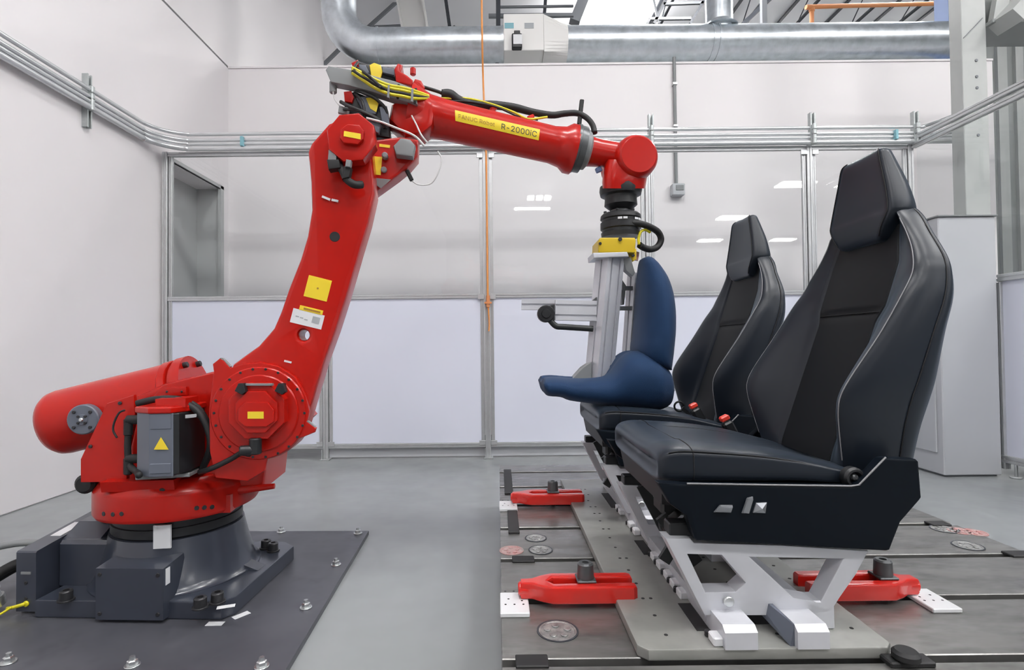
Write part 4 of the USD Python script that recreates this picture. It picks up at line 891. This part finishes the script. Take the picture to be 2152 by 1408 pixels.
# pink-lit bracket plate on the left
bp = part(T, 'side_bracket', rex([(169, 1014), (169, 965), (224, 848), (281, 830), (284, 880), (268, 950), (266, 1013)], .205, .225, .003), 'red')
for px, py in ((253, 847), (191, 938)): part(bp, 'bracket_screw', rdisc(px, py, .225, 4, .006, .001, 12), 'darkbolt')
part(T, 'rubber_buffer', disc(rp(197, 1010, .12), N, .035, .06, .01), 'rubber')
part(T, 'rib_plate', rex([(344, 815), (391, 813), (392, 831), (344, 833)], .15, .165, .003), 'red')
for px in (351, 382): part(T, 'rib_screw', rdisc(px, 823, .165, 2.5, .003, .001, 10), 'darkbolt')
# ---- balancer
BO = -.06
ba, bb = rp(128, 888, BO), rp(392, 822, BO); ax = (bb - ba); Lb = np.linalg.norm(ax); ax /= Lb
rB = .128
B_ = part(R, 'balancer', lathe(ba, ax, [(-.034, .03), (-.032, .09), (-.022, .112), (-.004, .124), (.02, rB), (Lb - .05, rB), (Lb - .045, rB + .006), (Lb - .02, rB + .006), (Lb - .015, rB)], 48), 'red', 40, 'red balancer cylinder')
part(B_, 'end_flange', lathe(bb, ax, [(-.012, rB - .005), (0, rB - .005), (.004, rB + .01), (.04, rB + .01), (.04, .05)], 40), 'red')
for a in (0, 1.05, 2.1, 3.15, 4.2, 5.25):
    u_, v_, _ = frame(ax); part(B_, 'flange_bolt', disc(bb + ax * .035 + (u_ * math.cos(a) + v_ * math.sin(a)) * (rB - .012), ax, .012, .022, .002, 12), 'darkbolt')
q = rp(173, 882, .10)
tr = part(B_, 'trunnion_cap', lathe(q - N * .03, N, [(0, .056), (.026, .056), (.03, .052), (.03, .02), (.034, .018), (.034, .0001)], 32), 'motorgrey', 30, 'grey round trunnion cap')
for a in np.arange(4) * math.pi / 2 + .78: part(tr, 'cap_screw', disc(q + (U * math.cos(a) + ZU * math.sin(a)) * .04, N, .006, .006, .001, 10), 'darkbolt')
for a in np.arange(4) * math.pi / 2 + .78: part(tr, 'cap_screw', disc(q + (U * math.cos(a) + ZU * math.sin(a)) * .017, N, .005, .008, .001, 10), 'darkbolt')
part(tr, 'grease_nipple', disc(q, N, .008, .012, .003, 12), 'bolt')
# ---- swing motor
mz0, mz1 = r2(340, 1003, .33)[1], r2(340, 868, .33)[1]
ua, ub, uc, ud = r2(288, 940, .29)[0], r2(313, 940, .33)[0], r2(361, 940, .33)[0], r2(404, 940, .26)[0]
mo = [(ua, .16), (ua, .29), (ub, .33), (uc, .33), (uc + .004, .328), (uc + .004, .16)]
def vert(L, z0, z1, b): return put(slab([(a, -b_) for a, b_ in L], z1 - z0, b), J + V3(0, 0, z0), U, -N, ZU)
Mo = part(R, 'swing_motor', vert(mo, mz0, mz1, .004), 'motorgrey', 20, 'grey and black swing motor')
part(Mo, 'fan_cover', vert([(uc + .004, .16), (uc + .004, .328), (uc + .02, .322), (ud, .262), (ud, .16)], mz0 + .006, mz1 - .002, .004), 'black', 20, 'black motor cover')
part(Mo, 'motor_cap', vert([(ua - .006, .16), (ua - .006, .292), (ub, .336), (uc, .336), (ud + .006, .268), (ud + .006, .16)], mz1 - .002, mz1 + .020, .005), 'red', 20, 'red motor flange')
part(Mo, 'cap_block', box(0, 0, 0, 0, 0, 0) if False else hull([W3(u, n, z) for u in (ub + .005, uc + .03) for n in (.20, .30) for z in (mz1 + .015, mz1 + .045)]), 'red', 20)
part(Mo, 'band', vert([(ub + .004, .32), (ub + .004, .333), (uc - .002, .333), (uc - .002, .32)], mz0 + .012, mz0 + .047, .003), 'motorgrey', 20)
part(Mo, 'band', vert([(ub + .004, .32), (ub + .004, .332), (uc - .002, .332), (uc - .002, .32)], mz1 - .055, mz1 - .004, .003), 'motorgrey', 20)
part(Mo, 'warning_triangle', rex([(323, 945), (338, 919), (354, 945)], .333, .3345, .0), 'yellow', False, 'yellow triangular warning sticker')
part(Mo, 'maker_badge', hull([W3(uc + .035, .312, z) for z in (mz1 - .022, mz1 - .010)] + [W3(uc + .060, .287, z) for z in (mz1 - .022, mz1 - .010)] + [W3(uc + .036, .308, mz1 - .016), W3(uc + .06, .283, mz1 - .016)]), 'greyprint', False)
part(Mo, 'foot_plate', vert([(ua, .17), (ua, .30), (ud, .28), (ud, .17)], mz0 - .014, mz0, .003), 'greycast', 20)
for (u, z) in ((ua - .02, mz1 - .03), (ua - .02, mz0 + .05)):
    part(Mo, 'plug', cat(disc(W3(u - .035, .25, z), U, .016, .055, .003), disc(W3(u - .03, .25, z - .055), ZU, .014, .06, .004)), 'rubber')
part(R, 'motor_cable', tube([W3(ua - .05, .25, mz1 - .08), W3(ua - .052, .25, mz0 + .09), W3(ua - .045, .252, mz0 + .03), W3(ua - .0, .29, mz0 + .012), W3(ua + .03, .335, mz0 + .01)], .011, 10), 'rubber', True)
part(R, 'motor_cable', rtube([(262, 862, .26), (250, 868, .26), (240, 888, .26), (238, 905, .26), (246, 920, .26)], .0035, 8), 'rubber', True)
part(R, 'motor_cable', rtube([(288, 848, .24), (330, 839, .24), (372, 843, .26), (410, 860, .27), (432, 890, .27), (442, 925, .27), (438, 955, .25), (425, 985, .22)], .012, 10), 'rubber', True)
part(R, 'motor_cable', rtube([(300, 843, .22), (345, 836, .22), (385, 840, .24), (418, 858, .25), (440, 895, .25), (447, 930, .25), (440, 962, .22)], .009, 10), 'rubber', True)
part(R, 'yellow_guard', rex([(350, 838), (385, 838), (410, 848), (428, 868), (432, 884), (412, 884), (405, 866), (380, 850)], .152, .16, .001), 'yellowpaint', 30, 'yellow guard sheet behind the motor cables')
part(R, 'motor_cable', rtube([(420, 992, .24), (440, 986, .30), (465, 975, .31), (490, 962, .315), (506, 953, .325), (525, 955, .34)], .009, 10), 'rubber', True)
# ---- lower arm
oL = [(653, 300), (646, 318), (649, 345), (652, 380), (654, 440), (645, 495), (630, 545), (605, 608), (589, 655), (574, 690), (542, 727), (511, 749), (488, 766)]
oBase = [(545 + 100 * math.cos(a), 868 + 100 * math.sin(a)) for a in np.linspace(math.pi * 1.24, math.pi * .12, 20)]
oR = [(664, 817), (683, 755), (705, 695), (730, 617), (755, 530), (774, 467), (788, 405), (783, 345), (779, 300), (768, 262), (735, 242), (690, 258)]
arm_out = oL + oBase + oR
AR = part(R, 'lower_arm', rex(arm_out, .15, .27, .016, [rcirc(637, 704, 11.5, .27, 20)]), 'red', 40, 'red lower arm with round holes')
part(AR, 'blind_hole', rdisc(704, 498, .266, 11, .0056, .001, 20), 'rubber', False)
lu = rp(700, 600, .27) - rp(660, 590, .27); lu /= np.linalg.norm(lu); lv = np.cross(N, lu)
def asticker(px, py, w, h, m_, t=.0012, off=.27): return label_on(rp(px, py, off), lu, lv, w, h, t), m_
part(AR, 'warning_sticker', *asticker(668, 606, .083, .078, 'yellow'), False, 'square yellow sticker')
part(AR, 'sticker_print', *asticker(668, 606, .006, .006, 'brownprint', .0018), False)
part(AR, 'caution_strip', *asticker(654, 652, .083, .018, 'yellow'), False, 'narrow yellow strip')
part(AR, 'strip_print', *asticker(656, 652.5, .060, .007, 'brownprint', .0018), False)
part(AR, 'rating_plate', *asticker(646, 670, .112, .052, 'white'), False, 'white rating plate')
part(AR, 'plate_print', *asticker(664, 673, .026, .024, 'greyprint', .0018), False)
for px, py in ((625, 665), (634, 668), (643, 672)): part(AR, 'plate_print', *asticker(px, py, .012, .004, 'greyprint', .0018), False)
part(AR, 'bright_mark', *asticker(605, 760, .026, .007, 'white'), False)
part(AR, 'lifting_lug', cat(bar(rp(677, 413, .275), rp(694, 420, .275), .006, .008), bar(rp(697, 420, .275), rp(711, 423, .275), .006, .008)), 'white', False)
sf = part(AR, 'shoulder_flange', cat(rdisc(545, 868, .284, 101, .010, .004, 56), rdisc(545, 868, .292, 84, .010, .004, 48)), 'red', 40)
for a in np.arange(22) * 2 * math.pi / 22: part(sf, 'flange_bolt', rdisc(545 + 95 * math.cos(a), 868 + 93 * math.sin(a), .294, 3.0, .003, .001, 8), 'darkbolt')
def octo(px, py, r, ph=math.pi / 8): return [(px + r * math.cos(ph + k * math.pi / 4), py + r * math.sin(ph + k * math.pi / 4)) for k in range(8)]
M2 = part(R, 'shoulder_motor', cat(rex(octo(538, 864, 64), .295, .35, .006), rex(octo(538, 866, 48), .35, .365, .004), rex([(500, 860), (515, 845), (562, 845), (575, 862), (575, 886), (560, 897), (515, 897), (500, 884)], .365, .375, .003)), 'red', 25, 'red octagonal shoulder motor cover')
part(M2, 'motor_sticker', rex([(520, 865), (554, 865), (554, 880), (520, 880)], .375, .3765, 0), 'yellow', False)
for px in (504, 588): part(M2, 'plug', cat(rex([(px - 12, 822), (px - 4, 806), (px + 8, 806), (px + 12, 824), (px + 4, 830)], .345, .375, .004)), 'black')
part(M2, 'plug_strap', rex([(514, 806), (572, 806), (572, 811), (514, 811)], .34, .36, .002), 'greycast')
part(M2, 'plug', cat(disc(rp(537, 920, .35), V3(0, 0, -1), .02, .055, .004), disc(rp(537, 945, .35), N * .3 - U, .017, .05, .004)), 'black')
# ---- elbow
EL = part(R, 'elbow_casting', rex([(690, 262), (715, 242), (748, 252), (792, 292), (840, 286), (880, 292), (878, 328), (861, 348), (837, 368), (787, 404), (740, 410), (700, 395), (655, 372), (648, 312)], .05, .15, .012), 'red', 35, 'red elbow casting')
M3 = part(R, 'elbow_motor', cat(rex(octo(738, 288, 54, .30), .282, .345, .006), rex([(716, 270), (730, 260), (755, 262), (765, 275), (763, 292), (752, 303), (722, 300), (714, 290)], .345, .365, .004)), 'red', 25, 'red octagonal elbow motor cover')
part(M3, 'motor_sticker', rex([(723, 275), (758, 281), (758, 293), (722, 286)], .365, .3665, 0), 'yellow', False)
part(M3, 'motor_foot', rex([(700, 298), (690, 315), (688, 345), (705, 345), (708, 322)], .29, .34, .004), 'greycast', 25)
part(M3, 'plug', cat(rex([(686, 334), (712, 334), (716, 352), (690, 356)], .30, .345, .006), rex([(722, 348), (738, 350), (734, 372), (718, 376)], .31, .35, .006)), 'rubber')
part(M3, 'plug_clip', rex([(727, 334), (738, 336), (736, 351), (725, 349)], .33, .36, .003), 'greycast')
part(M3, 'plug_cable', rtube([(712, 345, .31), (722, 362, .33), (730, 378, .33), (745, 388, .33), (760, 388, .31)], .014, 10), 'rubber', True)
part(EL, 'warning_strip', rex([(784, 328), (803, 330), (800, 368), (782, 366)], .15, .152, 0), 'yellow', False, 'yellow warning strip')
part(EL, 'warning_strip', rex([(797, 302), (820, 305), (819, 311), (797, 308)], .15, .152, 0), 'yellow', False)
part(EL, 'calibration_peg', cat(disc(rp(810, 331, .15), N, .012, .03, .004), disc(rp(807, 358, .15), N, .012, .012, .003)), 'greycast')
part(EL, 'limit_switch_box', rex([(826, 306), (842, 289), (862, 292), (873, 305), (868, 329), (832, 325)], .15, .20, .008), 'greycast', 25, 'grey switch box')
part(EL, 'grease_sheet', rex([(790, 374), (822, 377), (800, 396), (792, 390)], .15, .153, .001), 'greycast', False)
part(R, 'sensor_plug', bar(rp(855, 358, .13), rp(866, 380, .13), .016, .016, .003), 'rubber')
part(R, 'sensor_wire', rtube([(866, 380, .13), (880, 388, .13), (905, 386, .13), (920, 365, .14), (928, 335, .14), (920, 318, .14)], .0028, 8), 'translucent', True, 'thin clear wire loop')
# ---- wrist motors on the back of the forearm
WM = part(R, 'wrist_motor', rex([(722, 238), (724, 196), (745, 190), (800, 212), (815, 250), (820, 290), (770, 282), (745, 242)], -.02, .12, .012), 'black', 25, 'black wrist motor block')
part(WM, 'motor_face', rex([(748, 205), (775, 200), (796, 215), (790, 240), (765, 238)], .12, .135, .004), 'motorgrey', 25)
part(WM, 'motor_sticker', rex([(769, 206), (785, 204), (795, 218), (791, 236), (778, 228)], .135, .1365, 0), 'yellow', False)
part(WM, 'red_cap', rex([(722, 192), (738, 190), (744, 204), (740, 216), (724, 212)], .08, .13, .004), 'red')
W2 = part(R, 'wrist_motor', rex([(738, 160), (752, 128), (780, 134), (830, 140), (832, 172), (775, 172)], -.16, -.02, .012), 'black', 25)
part(W2, 'motor_sticker', rex([(776, 136), (786, 131), (800, 136), (804, 150), (798, 170), (780, 162)], -.02, -.005, .004), 'yellow', 25, 'yellow motor sticker')
part(W2, 'motor_end', rex([(804, 140), (830, 144), (828, 158), (804, 152)], -.02, .0, .003), 'motorgrey')
part(W2, 'red_cap', rex([(738, 132), (752, 125), (756, 140), (744, 144)], -.04, -.01, .003), 'red')
part(WM, 'connector', rex([(712, 222), (735, 226), (733, 240), (710, 236)], .12, .14, .003), 'greycast')
part(WM, 'connector', rex([(797, 224), (813, 222), (819, 262), (804, 266)], .12, .14, .003), 'motorgrey')
part(WM, 'connector', rex([(742, 240), (768, 247), (764, 262), (740, 254)], .14, .165, .003), 'rubber')
part(WM, 'connector', rex([(776, 250), (800, 262), (796, 280), (774, 268)], .14, .16, .003), 'motorgrey')
part(W2, 'connector', rex([(752, 134), (768, 136), (776, 152), (762, 158)], -.02, .03, .004), 'motorgrey')
part(R, 'black_cable', rtube([(716, 214, .14), (735, 224, .165), (770, 238, .17), (798, 252, .16)], .007, 8), 'rubber', True)
part(R, 'black_cable', rtube([(722, 230, .14), (750, 232, .17), (785, 246, .17), (812, 268, .16)], .005, 8), 'rubber', True)
part(R, 'black_cable', rtube([(745, 196, .12), (760, 212, .16), (765, 232, .165), (758, 246, .165)], .006, 8), 'rubber', True)
part(R, 'black_cable', rtube([(752, 130, -.02), (744, 146, .16), (756, 158, .185), (778, 170, .186), (800, 184, .183)], .005, 8), 'rubber', True)
# ---- forearm
FO = .03
fa = [(862, 236, 58), (900, 240, 44), (935, 247, 41), (1000, 262, 40), (1080, 280, 39), (1160, 299, 38), (1182, 305, 42), (1194, 309, 51), (1207, 312, 51)]
pts = [rp(a, b, FO) for a, b, _ in fa]; rad = [np.linalg.norm(rp(a, b + r, FO) - rp(a, b - r, FO)) / 2 * .985 for a, b, r in fa]
fax = pts[6] - pts[1]; fax /= np.linalg.norm(fax)
hs_ = [(q - pts[0]).dot(fax) for q in pts]
FA = part(R, 'forearm', lathe(pts[0] , fax, list(zip(hs_, rad)), 48), 'red', 40, 'red tubular forearm')
base_z = lathe(pts[0], fax, [(0, .01), (0, .01)], 4)
part(FA, 'root_casting', rex([(815, 250), (822, 214), (850, 200), (880, 194), (905, 200), (918, 220), (912, 262), (890, 280), (850, 284)], -.03, .12, .03), 'red', 40)
part(FA, 'valve_block', cat(rex([(832, 172), (828, 145), (836, 132), (846, 136), (843, 150), (856, 158), (868, 168), (866, 180)], -.06, .04, .006), disc(rp(868, 158, 0), ZU, .012, .03, .003)), 'red', 30, 'red lugs on top of the forearm')
part(FA, 'valve_block', rex([(866, 176), (872, 164), (885, 168), (893, 182), (890, 194), (868, 190)], -.05, .06, .008), 'red')
# long yellow sticker, curved round the tube
def on_tube(px, py):
    """point of the forearm's near surface seen at the pixel"""
    d = ray(px, py); d = d / np.linalg.norm(d); best = None
    for t in np.linspace(1.4, 3.2, 3600):
        q = EYE + d * t; h = (q - pts[0]).dot(fax); r = np.interp(h, hs_, rad)
        if np.linalg.norm(q - pts[0] - fax * h) <= r + .0015: return q
    return EYE + d * 2.2
ca_, cb_, cc_, cd_ = (956, 231), (1135, 272), (1132, 295), (957, 254)
grid = []
for j in range(5):
    v = j / 4; row = []
    for i in range(25):
        t = i / 24
        row.append(on_tube(*((1 - v) * ((1 - t) * np.array(ca_) + t * np.array(cb_)) + v * ((1 - t) * np.array(cd_) + t * np.array(cc_)))))
    grid.append(row)
gp = np.array(grid); gd = gp.copy(); 
mid_ = pts[0] + np.einsum('ijk,k->ij', gp - pts[0], fax)[..., None] * fax
nrm_ = gp - mid_; nrm_ /= np.linalg.norm(nrm_, axis=2, keepdims=True)
inner = gp - nrm_ * .003
part(FA, 'model_sticker', loft(np.array([np.vstack([gp[j], inner[j][::-1]]) for j in range(5)])[::-1]), 'yellow', 40, 'long yellow lettered sticker')
def sticker_text(s, t0, t1, v0, h, m_, bold=True):
    m = meshkit.text_mesh(s, 1.0, .01, bold); b = m.bounds; v = np.array(m.vertices)
    m = m.subdivide_to_size(.6) if False else m
    out = []
    for x, y, z in m.vertices:
        t = t0 + (t1 - t0) * (x - b[0][0]) / (b[1][0] - b[0][0]); vv = v0 - h * (y - (b[0][1] + b[1][1]) / 2)
        fi, fj = np.clip(t * 24, 0, 23.999), np.clip(vv * 4, 0, 3.999); i, j = int(fi), int(fj); a, c = fi - i, fj - j
        g_ = lambda A: (1 - c) * ((1 - a) * A[j, i] + a * A[j, i + 1]) + c * ((1 - a) * A[j + 1, i] + a * A[j + 1, i + 1])
        out.append(g_(gp) + g_(nrm_) * (.0008 if z > .005 else -.001))
    part(FA, 'sticker_lettering', (np.array(out), m.faces), m_, False)
sticker_text('FANUC Robot', .04, .47, .50, .36, 'brownprint', False)
sticker_text('R-2000iC', .55, .97, .50, .50, 'print', False)
part(FA, 'wrist_flange', lathe(pts[-1] - fax * .004, fax, [(0, rad[-1] * .98), (.012, rad[-1] * .98), (.014, rad[-1] * .94), (.04, rad[-1] * .93), (.042, rad[-1] * .80)], 48), 'gunmetal', 40, 'grey and black wrist flange')
part(FA, 'wrist_bushing', lathe(pts[-1] + fax * .036, fax, [(0, rad[-1] * .78), (.02, rad[-1] * .76), (.03, rad[-1] * .6)], 36), 'greycast')
# ---- wrist
nk0, nk1 = pts[-1] + fax * .05, rp(1290, 326, FO)
wr = lambda px, o=FO: np.linalg.norm(rp(1300, 320 + px, o) - rp(1300, 320 - px, o)) / 2
WR = part(R, 'wrist', lathe(nk0, nk1 - nk0, [(0, wr(31)), (.06, wr(28)), (.16, wr(27))], 36), 'red', 40, 'red wrist joint')
c = rp(1343, 324, .118) - N * .118
part(WR, 'joint_barrel', lathe(c - N * .12, N, [(0, wr(38)), (.015, wr(46)), (.18, wr(46)), (.215, wr(44)), (.232, wr(40)), (.238, wr(36)), (.238, .0001)], 48), 'red', 35)
part(WR, 'hand_housing', loft([np.array([rp(x0_ + (x1_ - x0_) * (.5 + .5 * math.copysign(abs(math.cos(a)) ** .6, math.cos(a))), y_, hw_ * math.copysign(abs(math.sin(a)) ** .6, math.sin(a)) + .01) for a in np.arange(32) * 2 * math.pi / 32]) for (y_, x0_, x1_, hw_) in ((335, 1272, 1366, .085), (352, 1268, 1364, .09), (372, 1266, 1360, .09), (384, 1265, 1358, .088), (396, 1266, 1356, .084))]), 'red', 40)
part(WR, 'blue_plug', bar(rp(1256, 352, .03), rp(1260, 362, .03), .02, .025, .003), 'bluesteel')
fz = lambda y: rp(1304, y, .01)
def vstack(name, L, m_, label=None):
    c0 = fz(L[0][0]); prof = [(c0[2] - fz(y)[2], wr(r)) for y, r in L]
    return part(R, name, lathe(c0, (0, 0, -1), prof, 40, (1, 0, 0)), m_, 35, label)
vstack('hand_flange', [(392, 10), (393, 43), (402, 44), (411, 42), (414, 34), (420, 33), (432, 34), (438, 27), (442, 22)], 'black', 'black tool flange under the wrist')
vstack('flange_spacer', [(438, 20), (462, 21)], 'gunmetal')
TF = vstack('force_sensor', [(449, 10), (450, 37), (454, 41), (461, 42), (463, 39), (467, 39), (469, 42), (482, 42), (484, 39), (488, 39), (490, 41), (499, 40)], 'black', 'black stacked tool changer discs')
part(TF, 'white_marking', hull(np.vstack([lathe(fz(466), (0, 0, -1), [(0, wr(42.6))], 4).vertices * 0 + fz(466)]) ) if False else cat(*[label_on(fz(467) + N * wr(42.4) * math.cos(a) + U * wr(42.4) * math.sin(a), U * math.cos(a) - N * math.sin(a), ZU, .018, .009, .002) for a in (-.35, -.1, .5, .75)]), 'white', False)
for k in range(6):
    a = k * math.pi / 3; part(TF, 'flange_screw', disc(fz(449) + (U * math.cos(a) + N * math.sin(a)) * wr(33), ZU, .007, .008, .001, 10), 'darkbolt')
# ---- dress pack and brackets
part(R, 'hose_loop', rtube([(1325, 468, .08), (1345, 470, .08), (1366, 477, .06), (1383, 488, .04), (1389, 504, .03), (1381, 519, .03), (1366, 524, .04), (1352, 520, .05), (1344, 515, .06)], .014, 12), 'rubber', True, 'black hose loop beside the tool changer')
part(R, 'yellow_hose', rtube([(1366, 488, .05), (1356, 483, .06), (1346, 488, .07), (1342, 502, .07), (1343, 514, .07)], .006, 10), 'yellowcable', True)
part(R, 'dress_hose', rtube([(880, 180, .02), (900, 186, .02), (922, 193, .02), (935, 199, .01)], .007, 10), 'rubber', True)
part(R, 'dress_hose', rtube([(928, 197, .01), (945, 199, .01), (965, 212, 0), (1000, 222, 0), (1035, 221, -.01), (1080, 226, -.01), (1120, 236, -.01), (1160, 242, -.01), (1185, 239, -.01), (1212, 238, 0), (1232, 247, .01), (1245, 262, .02), (1250, 280, .03)], [.017, .022, .020, .019, .017, .015, .014, .013, .012, .012, .012], 12), 'rubber', True, 'thick black hose along the forearm')
part(R, 'dress_cable', rtube([(880, 203, .02), (930, 207, .02), (980, 207, .01), (1030, 218, .01), (1080, 236, .02), (1110, 250, .02), (1150, 246, .0)], .005, 8), 'yellowcable', True)
part(R, 'dress_cable', rtube([(885, 207, .02), (940, 212, .02), (985, 214, .02), (1040, 224, .02), (1090, 245, .02), (1130, 252, .01)], .004, 8), 'rubber', True)
for px, py in ((1036, 236), (1114, 254)): part(R, 'hose_clamp', cat(bar(rp(px - 3, py + 14, .0), rp(px + 2, py - 8, .0), .03, .02, .003), bar(rp(px - 6, py - 4, .0), rp(px + 8, py - 10, .0), .02, .016, .003)), 'redclamp')
part(R, 'hose_stay', bar(rp(1217, 262, 0), rp(1223, 210, 0), .018, .018, .003), 'rubber')
TB = part(R, 'hose_tray', rex([(684, 146), (690, 138), (750, 148), (790, 160), (830, 170), (876, 188), (877, 219), (826, 207), (780, 192), (735, 180), (695, 172)], .10, .15, .004), 'greycast', 25, 'grey tray carrying the yellow cables')
for px, py in ((838, 180), (874, 188), (836, 206), (872, 216)): part(TB, 'tray_screw', rdisc(px, py, .15, 3, .004, .001, 10), 'darkbolt')
part(R, 'tray_fitting', disc(rp(700, 172, .12), V3(0, 0, -1), .014, .045, .003), 'greycast')
for dy, c_ in ((0, 'yellowcable'), (6, 'rubber'), (12, 'yellowcable'), (-6, 'yellowcable')):
    part(R, 'tray_cable', rtube([(740, 146 + dy * .6, .165), (765, 160 + dy * .8, .168), (790, 174 + dy, .168), (818, 185 + dy, .168), (845, 190 + dy, .168), (870, 196 + dy * .9, .165), (900, 203 + dy * .3, .10)], .0062, 8), c_, True)
part(R, 'tray_strap', rex([(815, 178), (819, 178), (818, 206), (813, 204)], .165, .18, .001), 'greycast', False)
part(R, 'tray_strap', rex([(864, 186), (869, 187), (868, 214), (863, 213)], .165, .18, .001), 'greycast', False)
part(R, 'black_cable', rtube([(745, 140, .02), (765, 152, .18), (782, 166, .185), (795, 178, .185), (815, 192, .16)], .006, 8), 'rubber', True)
part(R, 'clear_hose', rtube([(770, 248, .17), (800, 256, .17), (830, 268, .17), (870, 285, .17), (893, 308, .16)], .0045, 8), 'translucent', True)
part(R, 'clear_hose', rtube([(865, 243, .14), (875, 262, .15), (885, 283, .16), (898, 300, .15)], .0035, 8), 'translucent', True)
part(R, 'clear_hose', rtube([(700, 188, .13), (702, 205, .13), (712, 220, .13), (722, 226, .12)], .0028, 8), 'translucent', True)
part(R, 'black_cable', rtube([(740, 185, .10), (765, 196, .15), (790, 208, .15), (810, 228, .14), (815, 250, .13)], .006, 8), 'rubber', True)
# ---- supply cables leaving the base to the left
p = thing('supply_cable', 'bundle of black supply cables with a grey connector at the left of the robot base', 'cable', (-1.75, 2.0, PT))
part(p, 'cable', tube([(-1.70, 2.05, .17), (-1.80, 2.0, .15), (-1.92, 1.93, .07), (-2.05, 1.86, .035)], .018, 10), 'rubber', True)
part(p, 'cable', tube([(-1.70, 2.10, .15), (-1.82, 2.06, .13), (-1.95, 2.02, .06), (-2.1, 1.95, .035)], .018, 10), 'rubber', True)
part(p, 'cable', tube([(-1.70, 2.02, .225), (-1.78, 1.99, .235), (-1.90, 1.98, .21), (-2.05, 2.0, .15)], .013, 10), 'greycast', True)
part(p, 'connector', lathe((-1.765, 1.90, .05), (-.2, -.3, 1), [(0, .028), (.02, .028), (.02, .033), (.035, .033), (.035, .026), (.06, .026), (.06, .032), (.075, .032), (.08, .02)], 24), 'bolt')
part(p, 'earth_wire', tube([(-1.70, 1.886, .052), (-1.74, 1.87, .03), (-1.80, 1.88, .028), (-1.86, 1.9, .03)], .004, 8), 'yellowcable', True)
